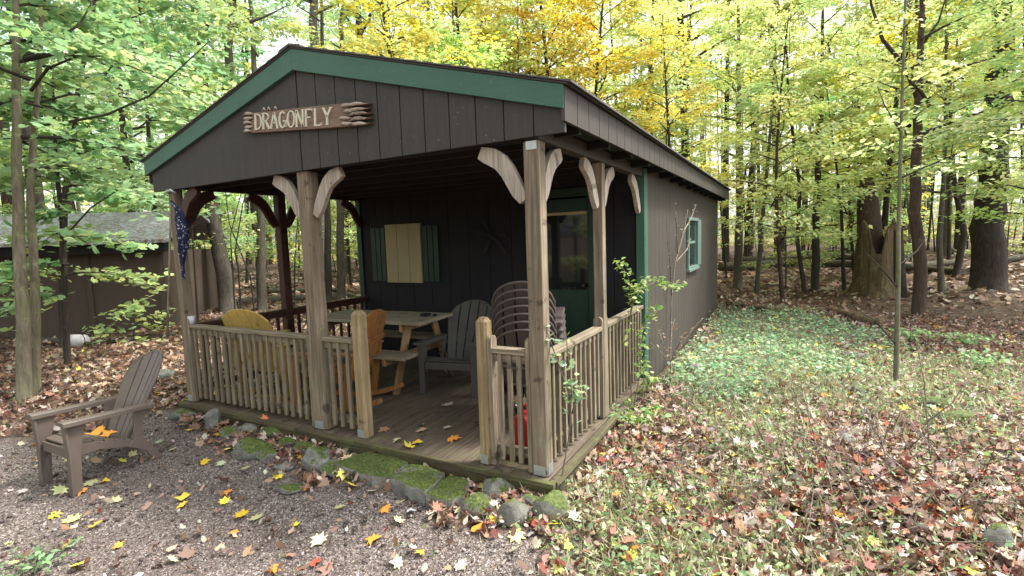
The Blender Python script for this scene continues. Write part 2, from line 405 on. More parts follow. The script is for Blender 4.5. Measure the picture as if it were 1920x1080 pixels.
ed = ramp(nt, l1.outputs['Distance'], [(.0, (1, 1, 1)), (.55, (.35, .35, .35))])
lit = mixc(nt, 1., lit, ed, 'MULTIPLY')
g1 = vor(105); sg = nt.nodes.new('ShaderNodeSeparateColor'); nt.links.new(g1.outputs['Color'], sg.inputs[0])
gr = ramp(nt, sg.outputs[1], [(0, (.05, .041, .038)), (.4, (.105, .084, .074)), (.75, (.17, .14, .122)), (1, (.34, .30, .275))])
gr = mixc(nt, ramp(nt, noise(nt, v, 1.6, 5, .65), [(.4, (0, 0, 0)), (.65, (.5, .5, .5))]), gr, (.075, .055, .045))
soil = ramp(nt, noise(nt, v, 30, 7, .75), [(.3, (.05, .045, .022)), (.55, (.13, .115, .065)), (.75, (.20, .18, .10))])
c = mixc(nt, sp.outputs[2], lit, mixc(nt, noise(nt, v, 6, 5, .7), lit, soil))
c = mixc(nt, sp.outputs[1], c, soil); c = mixc(nt, sp.outputs[0], c, gr)
nt.links.new(c, b.inputs['Base Color']); b.inputs['Roughness'].default_value = .9
hh = mixc(nt, sp.outputs[0], l1.outputs['Distance'], g1.outputs['Distance'])
bump(nt, hh, b, .8, .008)
ground = link('ground', me, m); tag(ground, kind='structure')

# ------------------------------------------------------------------ scattered solids and leaves
OCT_V = np.array([(1, 0, 0), (-1, 0, 0), (0, 1, 0), (0, -1, 0), (0, 0, .7), (0, 0, -.7)]); OCT_F = [(0, 2, 4), (2, 1, 4), (1, 3, 4), (3, 0, 4), (2, 0, 5), (1, 2, 5), (3, 1, 5), (0, 3, 5)]
def solids(name, P, size, col, mat):
    n = len(P); q = rng.normal(size=(n, 4)); q /= np.linalg.norm(q, axis=1)[:, None]; w_, x_, y_, z_ = q.T
    Rm = np.stack([1-2*(y_**2+z_**2), 2*(x_*y_-z_*w_), 2*(x_*z_+y_*w_), 2*(x_*y_+z_*w_), 1-2*(x_**2+z_**2), 2*(y_*z_-x_*w_), 2*(x_*z_-y_*w_), 2*(y_*z_+x_*w_), 1-2*(x_**2+y_**2)], -1).reshape(n, 3, 3)
    S = OCT_V[None]*(.7+.6*rng.random((n, 6, 1)))*size[:, None, None]
    V = P[:, None, :]+np.einsum('nij,nkj->nki', Rm, S)
    f = (np.array(OCT_F)[None]+6*np.arange(n)[:, None, None]).reshape(-1)
    me = bpy.data.meshes.new(name); me.vertices.add(n*6); me.vertices.foreach_set('co', V.reshape(-1).astype(np.float32))
    me.loops.add(len(f)); me.loops.foreach_set('vertex_index', f.astype(np.int32)); me.polygons.add(n*8)
    me.polygons.foreach_set('loop_start', np.arange(n*8, dtype=np.int32)*3); me.polygons.foreach_set('loop_total', np.full(n*8, 3, np.int32))
    at = me.attributes.new('Col', 'FLOAT_COLOR', 'POINT'); cc = np.ones((n, 6, 4), np.float32); cc[..., :3] = col[:, None, :]
    at.data.foreach_set('color', cc.reshape(-1)); me.update(calc_edges=True); return link(name, me, mat)
def stuff(o, label, cat): return tag(o, label, cat, kind='stuff')
def sector(n, d0, d1, half=R(54)):
    az = rng.uniform(-half, half, n); d = rng.uniform(d0, d1, n)
    dx = -np.sin(CYAW+az); dy = np.cos(CYAW+az)
    return CP[0]+dx*d, CP[1]+dy*d
SHED_C = (-12.6, 3.0)
def in_cabin(x, y): return (x > -4.2) & (x < .08) & (y > -.07) & (y < 9.1)
x, y = sector(52000, 1.2, 6.5); k = (m_gravel(x, y) > rng.random(len(x))) & ~in_cabin(x, y) & (rng.random(len(x)) < .9)
x, y = x[k], y[k]; d = np.hypot(x-CP[0], y-CP[1]); s = (.003+.004*rng.random(len(x))**2+.009*(rng.random(len(x)) < .035))*(1+.1*d)
pal = [(.058, .046, .040), (.095, .076, .065), (.14, .112, .096), (.20, .165, .142), (.085, .058, .046), (.38, .34, .31)]
stuff(solids('gravel', np.stack([x, y, gz(x, y)+s*.4], -1), s, pick(pal, len(x), .2), 'litter'), 'loose brown and grey gravel spread in front of the porch', 'gravel')

BR = [(.25, .15, .10), (.33, .22, .155), (.17, .10, .07), (.42, .32, .24), (.28, .16, .10), (.22, .15, .11), (.52, .43, .35)]
RD = [(.24, .060, .035), (.30, .14, .11), (.18, .055, .04), (.38, .27, .23), (.30, .11, .055), (.34, .25, .20), (.14, .085, .065), (.42, .36, .33), (.30, .22, .15), (.20, .13, .09)]
def up_n(n, tilt): return np.array([0, 0, 1.])+rng.normal(size=(n, 3))*tilt
def litter(name, n, d0, d1, pal, keep, size, shape, lift=.02, tilt=.35, label='', cat='fallen leaves'):
    x, y = sector(n, d0, d1); k = (rng.random(n) < keep(x, y)) & ~in_cabin(x, y)
    x, y = x[k], y[k]; n = len(x); s = size*(.6+.7*rng.random(n))
    P = np.stack([x, y, gz(x, y)+.008+lift*rng.random(n)], -1)
    o = link(name, leaf_mesh(name, P, up_n(n, tilt), s, shape, pick(pal, n, .2), 'litter'), None)
    return stuff(o, label, cat)
right = lambda x, y: 1/(1+np.exp(-((x-.1)*1.6-(y+0)*.45+.3)*2.5))      # foreground right of the cabin
clear = lambda x, y: (1-m_gravel(x, y)*.985)*(1-.93*m_ivy(x, y))*(1-.68*m_grass(x, y))
litter('leaf_litter', 26000, 2., 16, BR, lambda x, y: clear(x, y)*(1-.75*right(x, y)), .078, MAPC, .05, .6, 'brown fallen leaves covering the woodland floor', 'leaf litter')
litter('far_leaf_litter', 15000, 14, 34, BR, lambda x, y: 1+0*x, .17, MAPS, .04, .35, 'distant brown fallen leaves between the far trunks', 'leaf litter')
pile = lambda x, y: clear(x, y)*right(x, y)*np.clip(.10+np.exp(-((x-1.85)**2/.45+(y-1.0)**2/.7))*1.3+.9*np.exp(-((x-.42)**2/.10+(y-.6)**2/.9))+np.exp(-((x-.22)**2/.02+(y-2.8)**2/.07))+.22*np.sin(3*x+2*y)*np.sin(4*y-x), .03, 1)
litter('red_leaf_litter', 12500, 1.6, 7, RD, pile, .060, MAPC, .06, .6, 'reddish and pinkish fallen leaves heaped right of the porch corner', 'leaf litter')
CURL = np.array([(0, -.5, .1), (.20, -.3, .16), (.26, .05, .05), (.14, .3, .16), (0, .6, .30), (-.16, .3, .0), (-.26, .0, .18), (-.18, -.3, .02)])
curl_keep = lambda x, y: np.clip(clear(x, y)*np.clip(.55+.45*right(x, y), 0, 1)+.03*m_gravel(x, y), 0, 1)
litter('curled_leaf_litter', 60000, 1.6, 12, RD+BR, lambda x, y: curl_keep(x, y)*right(x, y), .056, CURL, .05, .8, 'small curled reddish leaves mixed through the litter right of the cabin', 'leaf litter')
litter('brown_leaf_scraps', 60000, 1.6, 12, BR+BR+RD[1:4], lambda x, y: curl_keep(x, y)*(1-right(x, y)), .056, CURL, .05, .8, 'small curled brown leaves mixed through the litter left of the porch', 'leaf litter')
litter('pale_leaf_litter', 5200, 1.5, 12, [(.50, .45, .29), (.44, .40, .29), (.54, .52, .43), (.46, .46, .22)], lambda x, y: .12+.12*right(x, y)-.04*m_gravel(x, y), .064, MAP, .03, .35, 'pale cream fallen leaves scattered over gravel and litter', 'fallen leaves')
litter('gold_leaf_litter', 5200, 1.6, 12, YE+[(.62, .30, .03), (.55, .52, .25)], lambda x, y: .11+.15*m_grass(x, y)-.05*m_gravel(x, y)+.3*np.exp(-((x-1.95)**2+(y-5.2)**2)/.25), .085, MAP, .03, .3, 'scattered yellow and orange leaves lying over the forest floor', 'fallen leaves')

# ground cover beside the cabin
x, y = sector(64000, 4, 13, R(50)); k = (rng.random(len(x)) < m_ivy(x, y)*(.75+.25*np.sin(3*x+y*2)))&~in_cabin(x, y); x, y = x[k], y[k]; n = len(x)
P = np.stack([x, y, gz(x, y)+.015+.10*rng.random(n)**1.5], -1)
stuff(link('ivy_ground_cover', leaf_mesh('ivy_ground_cover', P, up_n(n, .45), .035+.035*rng.random(n), OV, pick([(.22, .42, .22), (.30, .50, .30), (.42, .56, .38), (.16, .32, .14), (.46, .55, .28)], n, .2), 'leaf'), None), 'low green leafy ground cover beside the long cabin wall', 'ground cover')
x, y = sector(52000, 1.8, 9, R(52)); k = (rng.random(len(x)) < np.clip(m_grass(x, y)*1.0+.08*(x > 0)+.16*right(x, y)*(1+np.sin(4*x+y)*np.sin(3*y)), 0, 1)*(1-m_gravel(x, y)*.93)) & ~in_cabin(x, y); x, y = x[k], y[k]; n = len(x)
P = np.stack([x, y, gz(x, y)+.02+.07*rng.random(n)**2], -1)
stuff(link('small_weeds', leaf_mesh('small_weeds', P, up_n(n, .7), .02+.03*rng.random(n)**2, OV, pick([(.26, .40, .15), (.38, .48, .24), (.18, .29, .11), (.46, .54, .32), (.24, .38, .22)], n, .2), 'leaf'), None), 'small green weeds growing through the fallen leaves', 'weeds')
x, y = sector(42000, 1.8, 8, R(52)); k = (rng.random(len(x)) < np.clip(m_grass(x, y)*.85+.35*right(x, y)*(1+np.sin(5*x-2*y)*np.sin(3*y+x)), 0, 1)*(1-m_gravel(x, y)*.97)) & ~in_cabin(x, y); x, y = x[k], y[k]; n = len(x)
P = np.stack([x, y, gz(x, y)+.03], -1); BLD = np.array([(-.035, -.4, 0), (.035, -.4, 0), (.02, .2, .03), (0, .6, .12), (-.02, .2, .03)])
hd = rng.normal(size=(n, 3)); hd[:, 2] = 0
stuff(link('dry_grass', leaf_mesh('dry_grass', P, hd+np.array([0, 0, .5]), .06+.10*rng.random(n), BLD, pick([(.48, .43, .28), (.36, .32, .19), (.32, .38, .16), (.60, .54, .42)], n, .2), 'leaf', np.array([0, 0, 1.])+rng.normal(size=(n, 3))*.9), None), 'dry and green grass blades right of the cabin', 'grass')

# ------------------------------------------------------------------ cabin
cab = thing('cabin', (-2.05, 4.5, -.1), 'dark brown cabin with green gable trim and an open front porch', 'cabin')
PX = -2.06
def zr(x): return 3.07-.285*abs(x-PX)
GL, GR_, ZB = -4.24, .19, 2.15
b = MB()
def strips(bm, x0, x1, w, gap, lo, hi, ya, yb):
    n = max(1, round((x1-x0)/w)); ww = (x1-x0)/n
    for i in range(n):
        a, c = x0+i*ww+gap/2, x0+(i+1)*ww-gap/2
        pts = [(a, lo(a)), (c, lo(c)), (c, hi(c))]
        if a < PX < c: pts.append((PX, hi(PX)))
        pts.append((a, hi(a))); bm.prism(pts, 'y', ya, yb)
lo = lambda x: ZB+.008*(x+2); hi = lambda x: zr(x)-.02
strips(b, -4.24, -2.07, 2.2, .002, lo, hi, -.03, -.004); strips(b, -2.06, GR_, .205, .009, lo, hi, -.03, -.004)
b.build('gable', 'siding', cab)
MB().prism([(GL+.01, ZB+.002), (GR_-.01, ZB+.022), (GR_-.01, zr(GR_)-.03), (PX, zr(PX)-.03), (GL+.01, zr(GL)-.03)], 'y', -.02, .012).build('gable_backing', 'groove', cab)
for s, xe in ((-1, -4.31), (1, .195)):
    bb = MB(); pts = [(PX, zr(PX)-.158), (PX, zr(PX)), (xe, zr(xe)), (xe, zr(xe)-.135)]
    bb.prism(pts, 'y', -.062, -.031).build('rake_board', 'green', cab, bevel=.003)
b = MB(); b.prism([(-4.33, zr(-4.33)+.003), (PX, zr(PX)+.003), (.225, zr(.225)+.003), (.225, zr(.225)+.015), (PX, zr(PX)+.015), (-4.33, zr(-4.33)+.015)], 'y', -.066, 9.2)
roof = b.build('roof', 'fascia', cab)
b = MB()
for s, xe in ((-1, -4.36), (1, .25)):
    for i in range(17):
        t0 = i/17; t1 = (i+1)/17; xa = xe+(PX-xe)*t0; xb = xe+(PX-xe)*t1
        b.prism([(xa, zr(xa)+.018), (xa, zr(xa)+.031), (xb, zr(xb)+.023), (xb, zr(xb)+.018)], 'y', -.078, 9.23)
b.prism([(PX-.12, zr(PX)-.006), (PX, zr(PX)+.022), (PX+.12, zr(PX)-.006), (PX+.12, zr(PX)+.004), (PX, zr(PX)+.036), (PX-.12, zr(PX)+.004)], 'y', -.080, 9.235)
b.build('shingles', 'shingle', roof)
# eave fascia, soffit, rafter tails
b = MB(); y = -.055
while y < 9.15:
    b.box(.178, .200, y, min(y+.196, 9.17), 2.225, zr(.2)-.004); y += .205
b.build('eave_fascia', 'fascia', cab)
MB().box(.170, .180, -.02, 9.15, 2.232, zr(.2)-.01).build('eave_backing', 'groove', cab)
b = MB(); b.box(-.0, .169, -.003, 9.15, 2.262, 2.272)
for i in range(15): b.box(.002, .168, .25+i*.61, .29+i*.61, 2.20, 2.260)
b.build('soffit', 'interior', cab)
MB().box(-4.30, -4.28, -.03, 9.15, 2.225, zr(-4.29)-.004).build('eave_fascia', 'fascia', cab)
MB().box(-4.279, -4.06, -.003, 9.15, 2.262, 2.272).build('soffit', 'interior', cab)
# walls
def sidewall(xa, xb, y0, y1, z0, z1, hole=None):
    b = MB(); n = round((y1-y0)/.205); w = (y1-y0)/n
    for i in range(n):
        a, c = y0+i*w+.003, y0+(i+1)*w-.003
        if hole and c > hole[0] and a < hole[1]:
            b.box(xa, xb, a, c, z0, hole[2]); b.box(xa, xb, a, c, hole[3], z1)
        else: b.box(xa, xb, a, c, z0, z1)
    return b
WY = 2.57; HOLE = (5.2, 6.02, 1.03, 1.74)
sw = sidewall(-.022, 0, WY+.1, 8.95, -.13, 2.26, HOLE).build('side_wall', 'side', cab)
b = MB(); b.box(-.06, -.023, WY+.02, HOLE[0], -.2, 2.25); b.box(-.06, -.023, HOLE[1], 8.93, -.2, 2.25); b.box(-.06, -.023, HOLE[0], HOLE[1], -.2, HOLE[2]); b.box(-.06, -.023, HOLE[0], HOLE[1], HOLE[3], 2.25)
b.build('wall_sheathing', 'groove', cab)
sidewall(-4.10, -4.08, WY+.02, 8.95, -.13, 2.26).build('side_wall', 'side', cab)
MB().box(-4.08, -.061, 8.9, 8.95, -.13, 2.25).prism([(-4.2, 2.252), (.15, 2.252), (.15, zr(.15)-.01), (PX, zr(PX)-.01), (-4.2, zr(-4.2)-.01)], 'y', 8.9, 8.95).build('rear_wall', 'side', cab)
# porch wall with door and window openings
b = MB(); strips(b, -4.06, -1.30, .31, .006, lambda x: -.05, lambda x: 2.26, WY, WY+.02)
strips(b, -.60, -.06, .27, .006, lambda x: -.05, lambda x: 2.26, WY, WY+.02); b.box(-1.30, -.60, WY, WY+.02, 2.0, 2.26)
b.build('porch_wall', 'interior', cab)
MB().box(-4.06, -1.31, WY+.022, WY+.05, -.05, 2.25).box(-.59, -.062, WY+.022, WY+.05, -.05, 2.25).build('wall_backing', 'groove', cab)
MB().box(-.078, .012, WY-.03, WY-.003, -.10, 2.24).box(.002, .014, WY-.003, WY+.10, -.10, 2.24).build('corner_board', 'green', cab, bevel=.003)
MB().box(-4.11, -4.03, WY-.03, WY-.003, -.10, 2.24).build('corner_board', 'dgreen', cab, bevel=.003)
# ceiling, beams
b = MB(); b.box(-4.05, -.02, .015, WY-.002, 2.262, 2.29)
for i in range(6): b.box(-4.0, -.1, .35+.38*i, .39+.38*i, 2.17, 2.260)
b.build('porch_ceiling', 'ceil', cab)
MB().box(-.10, -.004, .012, WY-.035, 2.155, 2.255).build('beam', 'fascia', cab, bevel=.004)
MB().box(-4.07, -3.97, .014, WY-.035, 2.155, 2.255).build('beam', 'interior', cab, bevel=.004)
MB().box(-4.05, -.101, .014, .10, 2.158, 2.254).build('beam', 'interior', cab, bevel=.004)
# deck
dk = MB(); n = 30
for i in range(n):
    a = -4.06+i*(4.08/n); dk.box(a+.003, a+4.08/n-.003, -.03, WY-.005, -.03, random.uniform(-.0015, .0015))
deck = dk.build('porch_floor', 'deck', cab, bevel=.002)
MB().box(-4.10, .075, -.075, -.032, -.032, .003).build('deck_nosing', 'rim', deck, bevel=.004)
MB().box(-4.09, .055, -.062, -.034, -.19, -.034).build('rim_joist', 'rim', cab, bevel=.003)
MB().box(.030, .085, -.030, WY-.03, -.032, .001).build('deck_nosing', 'rim_y', deck, bevel=.004)
MB().box(.030, .060, -.033, WY, -.17, -.034).build('rim_joist', 'rim_y', cab, bevel=.003)
MB().box(-4.09, -4.062, -.033, WY, -.17, 0).build('rim_joist', 'rim_y', cab)
# posts with braces
CV = [(.300, -.028), (.262, -.045), (.215, -.062), (.165, -.095), (.120, -.150), (.085, -.215), (.052, -.275), (.020, -.325)]
CW = [.036, .046, .052, .050, .047, .045, .042, .028]
def brace(parent, x, y, dirx, diry, mat='bracket', sc=1.12):
    b = MB(); pts = [(p[0]*sc, p[1]*sc) for p in CV]; w = [q*sc for q in CW]
    b.band(pts, w, .042, 'y')
    ang = math.atan2(diry, dirx); m = Matrix.Translation((x, y, 2.152)) @ Matrix.Rotation(ang, 4, 'Z')
    b.v = [m @ v for v in b.v]; return b.build('brace', mat, parent, bevel=.004)
def post(x0, x1, y0, y1, z1=2.15, mat='post', lean=(0, 0), plate=True, pd='y'):
    b = MB().box(x0, x1, y0, y1, 0.003, z1)
    p = b.build('porch_post', mat, cab, bevel=.007)
    if plate:
        q = MB().box(x0+.012, x1-.012, y0-.004, y0-.001, .01, .075)
        for k in (.3, .7): q.tube([(x0+(x1-x0)*k, y0-.006, .045), (x0+(x1-x0)*k, y0-.003, .045)], .005, 6)
        q.build('post_bracket', 'galv', p)
    return p
pc = post(-.107, 0, 0, .10)
MB().box(.001, .004, .012, .085, .01, .08).build('post_bracket', 'galv', pc)
MB().box(-.085, -.012, -.004, -.001, 2.095, 2.146).tube([(-.05, -.007, 2.12), (-.05, -.003, 2.12)], .006, 6).build('post_bracket', 'galv', pc)
brace(pc, -.107, .05, -1, 0); brace(pc, -.05, .10, 0, 1)
pm = post(-2.175, -2.055, 0, .115); brace(pm, -2.175, .055, -1, 0); brace(pm, -2.055, .055, 1, 0)
pl = post(-4.05, -3.955, 0, .09); brace(pl, -3.955, .045, 1, 0, 'stain'); brace(pl, -4.0, .09, 0, 1, 'stain')
pr = post(-.085, 0, 1.195, 1.28, plate=False); brace(pr, -.045, 1.195, 0, -1); brace(pr, -.045, 1.28, 0, 1)
px_ = post(-4.05, -3.955, 1.17, 1.27, mat='stain', plate=False); brace(px_, -4.0, 1.17, 0, -1, 'stain'); brace(px_, -4.0, 1.27, 0, 1, 'stain')
brace(cab, -.045, WY-.032, 0, -1); brace(cab, -4.0, WY-.032, 0, -1, 'stain')
def newel(x, y, w, z, mat='newel'):      # chamfered octagonal top
    b = MB(); c = .016; h = w/2; pts = [(-h+c, -h), (h-c, -h), (h, -h+c), (h, h-c), (h-c, h), (-h+c, h), (-h, h-c), (-h, -h+c)]
    b.prism([(x+p[0], y+p[1]) for p in pts], 'z', .003, z); n0 = len(b.v)
    top = [(x+p[0], y+p[1], z) for p in pts]+[(x+p[0]*.55, y+p[1]*.55, z+.028) for p in pts]
    b.add(top, [(i, (i+1) % 8, (i+1) % 8+8, i+8) for i in range(8)]+[list(range(8, 16))])
    p = b.build('newel_post', mat, cab, bevel=.003)
    MB().box(x-h+.012, x+h-.02, y-h-.004, y-h-.001, .008, .07).build('post_bracket', 'galv', p); return p
newel(-1.632, .05, .10, 1.0); newel(-.475, .05, .092, 1.0)
def railing(a, b_, n, mat='rail_', dark=False, z=.80, ends=(1, 1), seed=0):
    rs = random.Random(seed); ax = 'x' if abs(b_[0]-a[0]) > abs(b_[1]-a[1]) else 'y'
    A = Vector((a[0], a[1], 0)); B = Vector((b_[0], b_[1], 0)); D = (B-A); L = D.length; D.normalize(); S = Vector((-D.y, D.x, 0))
    mh = 'stain' if dark else 'rail_'+ax; mv = 'stain' if dark else 'rail_z'
    e0 = .035 if ends[0] else 0; e1 = .035 if ends[1] else 0
    r = MB().bar(A+D*e0+Vector((0, 0, z-.018)), B-D*e1+Vector((0, 0, z-.018)), .085, .036).build('railing', mh, cab, bevel=.006)
    MB().bar(A+D*e0+Vector((0, 0, z-.065))+S*.0, B-D*e1+Vector((0, 0, z-.065)), .035, .055).build('upper_rail', mh, r)
    MB().bar(A+D*e0+Vector((0, 0, .115))+S*.022, B-D*e1+Vector((0, 0, .115))+S*.022, .035, .06).build('lower_rail', mh, r)
    for i in range(n):
        t = e0+(L-e0-e1)*(i+.75)/(n+.5); p = A+D*t; q = p-S*.0
        w = .034*rs.uniform(.92, 1.08); bb = MB()
        o = S*(-.02 if not dark else 0)
        bb.bar(p+o+Vector((rs.uniform(-.004, .004), 0, .055)), p+o+Vector((0, 0, z-.038)), w, .028, up=tuple(S))
        bb.build('baluster', mv, r, bevel=.006)
    for e, P, s in ((ends[0], A, 1), (ends[1], B, -1)):
        if not e: continue
        bb = MB(); t = .017
        prof = [(-.04, .01), (.04, .01), (.04, z+.045)]+[(.04*math.cos(k*PI/8), z+.045+.035*math.sin(k*PI/8)) for k in range(1, 8)]+[(-.04, z+.045)]
        m = Matrix(((S.x, D.x, 0, P.x), (S.y, D.y, 0, P.y), (0, 0, 1, 0), (0, 0, 0, 1)))
        # profile lies across the rail, thickness along it
        vs = [(p[0], s*.001, p[1]) for p in prof]+[(p[0], s*.034, p[1]) for p in prof]; n_ = len(prof)
        bb.add(vs, [list(range(n_)), list(range(2*n_-1, n_-1, -1))]+[(i, i+n_, (i+1) % n_+n_, (i+1) % n_) for i in range(n_)], m)
        bb.build('end_board', mv, r, bevel=.004)
    return r
railing((-3.955, .045), (-2.175, .045), 18, ends=(1, 1), seed=1)
railing((-2.055, .045), (-1.682, .045), 3, ends=(1, 0), seed=2)
railing((-.428, .045), (-.107, .045), 3, z=.83, ends=(1, 1), seed=3)
railing((-.045, .10), (-.045, 1.195), 10, ends=(0, 1), seed=4)
railing((-.045, 1.28), (-.045, WY-.032), 11, ends=(1, 0), seed=5)
railing((-4.0, .09), (-4.0, 1.17), 8, dark=True, ends=(0, 0), seed=6); railing((-4.0, 1.27), (-4.0, WY-.032), 9, dark=True, ends=(0, 0), seed=7)
# door
dr = MB().box(-1.30, -.60, WY+.01, WY+.045, .0, 2.0)
door = MB().box(-1.27, -1.16, WY-.012, WY+.02, .01, 1.98).box(-.74+.11, -.625+.0, WY-.012, WY+.02, .01, 1.98).box(-1.159, -.631, WY-.012, WY+.02, .01, .95).box(-1.159, -.631, WY-.012, WY+.02, 1.84, 1.98).build('door', 'dgreen', cab, bevel=.003)
MB().box(-1.385, -1.275, WY-.03, WY-.002, 0, 2.09).box(-.62, -.55, WY-.03, WY-.002, 0, 2.09).box(-1.385, -.55, WY-.032, WY-.004, 2.0, 2.095).build('door_frame', 'dgreen', door, bevel=.003)
MB().box(-1.158, -.632, WY, WY+.006, .952, 1.838).build('glass', 'gate_glass', door)
MB().box(-1.155, -.632, WY-.011, WY-.003, 1.80, 1.832).build('glass_trim', 'yellowboard', door)
for k in (0, 1): MB().box(-1.13+k*.26, -.92+k*.26, WY-.02, WY-.0125, .15, .82).build('panel', 'dgreen', door, bevel=.006)
MB().tube([(-.68, WY-.012, 1.0), (-.68, WY-.05, 1.0)], .012).tube([(-.68, WY-.05, 1.0), (-.68, WY-.075, 1.0)], [.03, .026], 12).build('handle', 'black', door, True)
# boarded porch window
wb = MB()
for k in range(3): wb.box(-3.575+k*.205, -3.575+k*.205+.199, WY-.035, WY-.012, 1.0, 1.80)
win = MB().box(-3.58, -2.96, WY-.011, WY-.002, 1.0, 1.80).build('porch_window', 'mint', cab)
wb.build('window_board', 'yellowboard', win, bevel=.003)
for x0 in (-3.845, -2.935):
    s = MB()
    for k in range(3): s.box(x0+k*.088, x0+k*.088+.076, WY-.03, WY-.003, 1.02, 1.76)
    s.build('shutter', 'dgreen', win, bevel=.003)
# side window
wf = MB(); y0, y1, z0, z1 = HOLE; c = .065
wf.box(.001, .034, y0-c, y0, z0-.03, z1+.05); wf.box(.001, .034, y1, y1+c, z0-.03, z1+.05); wf.box(.001, .032, y0, y1, z1, z1+.05); wf.box(.001, .05, y0-.02-c, y1+.02+c, z0-.07, z0-.031); wf.box(.001, .030, y0, y1, z0-.03, z0)
wf.box(-.03, -.004, y0+.001, y1-.001, 1.38, 1.42); wf.box(-.03, -.004, y0+.001, y0+.04, z0, z1); wf.box(-.03, -.004, y1-.04, y1-.001, z0, z1)
sw_ = wf.build('side_window', 'mint', cab, bevel=.003)
MB().box(-.022, -.016, y0, y1, z0, z1).build('pane', 'gate_glass', sw_)
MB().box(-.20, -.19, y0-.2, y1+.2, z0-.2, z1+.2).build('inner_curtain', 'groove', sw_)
s = MB()
for k in range(2): s.box(.002, .028, y1+.12+k*.13, y1+.24+k*.13, z0-.02, z1+.03)
s.build('shutter', 'mint', sw_, bevel=.003)

# ------------------------------------------------------------------ name sign
sg = thing('name_sign', (-2.05, -.032, 2.54), 'carved brown wooden sign reading DRAGONFLY on the gable', 'sign')
SL, SH = 1.05, .085; rs = random.Random(5)
def ragged(s, n, L):
    pts = []
    for i in range(n):
        z0 = -SH+2*SH*i/n; z1 = -SH+2*SH*(i+1)/n; zm = (z0+z1)/2
        pts += [(s*(SL/2+rs.uniform(.0, .02)), z0+.002), (s*(SL/2+L*.8), z0+.010), (s*(SL/2+L*rs.uniform(.95, 1.15)), zm), (s*(SL/2+L*.75), z1-.010)]
    return pts
rgt = ragged(1, 5, .23); lft = ragged(-1, 5, .13)
rot = Matrix.Rotation(R(-4.8), 4, 'Y').inverted()
rot = Matrix.Rotation(R(4.8), 4, 'Y')
sb = MB().prism(rgt+[(SL/2, SH)]+lft[::-1]+[(-SL/2, -SH)], 'y', -.034, -.0); sb.v = [rot @ v for v in sb.v]
M['sign'] = wood('carved_sign_wood', (.09, .055, .038), (.19, .12, .085), (.29, .20, .145), 0, 0, .6); M['signpale'] = wood('pale_carved_wood', (.22, .17, .13), (.38, .31, .26), (.5, .44, .38), 0, 0)
M['letter'] = plain('cream_letter_paint', (.52, .50, .38), .6)
sb.build('board', 'sign', sg, bevel=.003, world=False)
def knots(side, n, L, off):
    o = MB()
    for i in range(n):
        zc = -SH+2*SH*(i+.5)/n; x = side*(SL/2+off+rs.uniform(-.02, .02)); l = L*rs.uniform(.8, 1.1)
        pts = [np.array([x-side*l*.5+side*l*t, -.036-.008*math.sin(PI*t), zc+rs.uniform(-.004, .004)]) for t in (0, .3, .6, .85, 1)]
        o.tube([rot @ Vector(p) for p in pts], [.003, .012, .014, .009, .002], 6)
    return o
knots(1, 5, .17, .13).build('carved_tips', 'signpale', sg, True, world=False); knots(1, 4, .12, .02).build('carved_tips', 'signpale', sg, True, world=False)
knots(-1, 5, .12, .05).build('carved_tips', 'signpale', sg, True, world=False)
# letters as strokes in a unit box (w = .62, h = 1)
def arc(cx, cz, rx, rz, a0, a1, n=9): return [(cx+rx*math.cos(R(a0+(a1-a0)*i/n)), cz+rz*math.sin(R(a0+(a1-a0)*i/n))) for i in range(n+1)]
GL_ = {
 'D': ([[(.1, 0), (.1, 1)], [(.1, 1)]+arc(.2, .5, .4, .5, 90, -90)+[(.1, 0)]], [(.1, 0), (.1, 1)]),
 'R': ([[(.1, 0), (.1, 1)], [(.1, 1)]+arc(.25, .76, .28, .24, 90, -90)+[(.1, .52)], [(.28, .52), (.58, 0)]], [(.1, 0), (.1, 1), (.58, 0)]),
 'A': ([[(.05, 0), (.31, 1), (.58, 0)], [(.15, .36), (.48, .36)]], [(.05, 0), (.58, 0)]),
 'G': ([arc(.33, .5, .26, .5, 50, 330), [(.36, .42), (.58, .42), (.57, .05)]], [(.57, .44)]),
 'O': ([arc(.32, .5, .26, .5, 0, 360, 16)], []),
 'N': ([[(.08, 0), (.08, 1), (.55, 0), (.55, 1)]], [(.08, 0), (.08, 1), (.55, 1)]),
 'F': ([[(.12, 0), (.12, 1), (.56, 1), (.56, .88)], [(.12, .52), (.44, .52)]], [(.12, 0), (.12, 1)]),
 'L': ([[(.12, 1), (.12, 0), (.56, 0), (.56, .14)]], [(.12, 1), (.12, 0)]),
 'Y': ([[(.05, 1), (.31, .48), (.58, 1)], [(.31, .48), (.31, 0)]], [(.05, 1), (.58, 1), (.31, 0)])}
lh = .122; lw = .150; x = -.50
for ch in 'DRAGONFLY':
    st, se = GL_[ch]; o = MB()
    for s in st:
        for p, q in zip(s, s[1:]):
            v3 = abs(q[1]-p[1]) > .15
            o.bar(rot @ Vector((x+p[0]*lw, -.038, (p[1]-.5)*lh)), rot @ Vector((x+q[0]*lw, -.038, (q[1]-.5)*lh)), .008, .018 if v3 else .011, up=(q[1]-p[1]+1e-3, 0, -(q[0]-p[0])))
    for p in se: o.bar(rot @ Vector((x+p[0]*lw-.014, -.0385, (p[1]-.5)*lh)), rot @ Vector((x+p[0]*lw+.014, -.0385, (p[1]-.5)*lh)), .0075, .006)
    o.build('letter', 'letter', sg, world=False); x += .1
b = MB()
for xx in (-.42, -.36, -.28): b.tube([rot @ Vector((xx, -.02, SH)), rot @ Vector((xx+.02, -.02, SH+.022)), rot @ Vector((xx+.04, -.02, SH+.004))], [.004, .010, .004], 6)
b.build('carved_twig', 'signpale', sg, True, world=False)
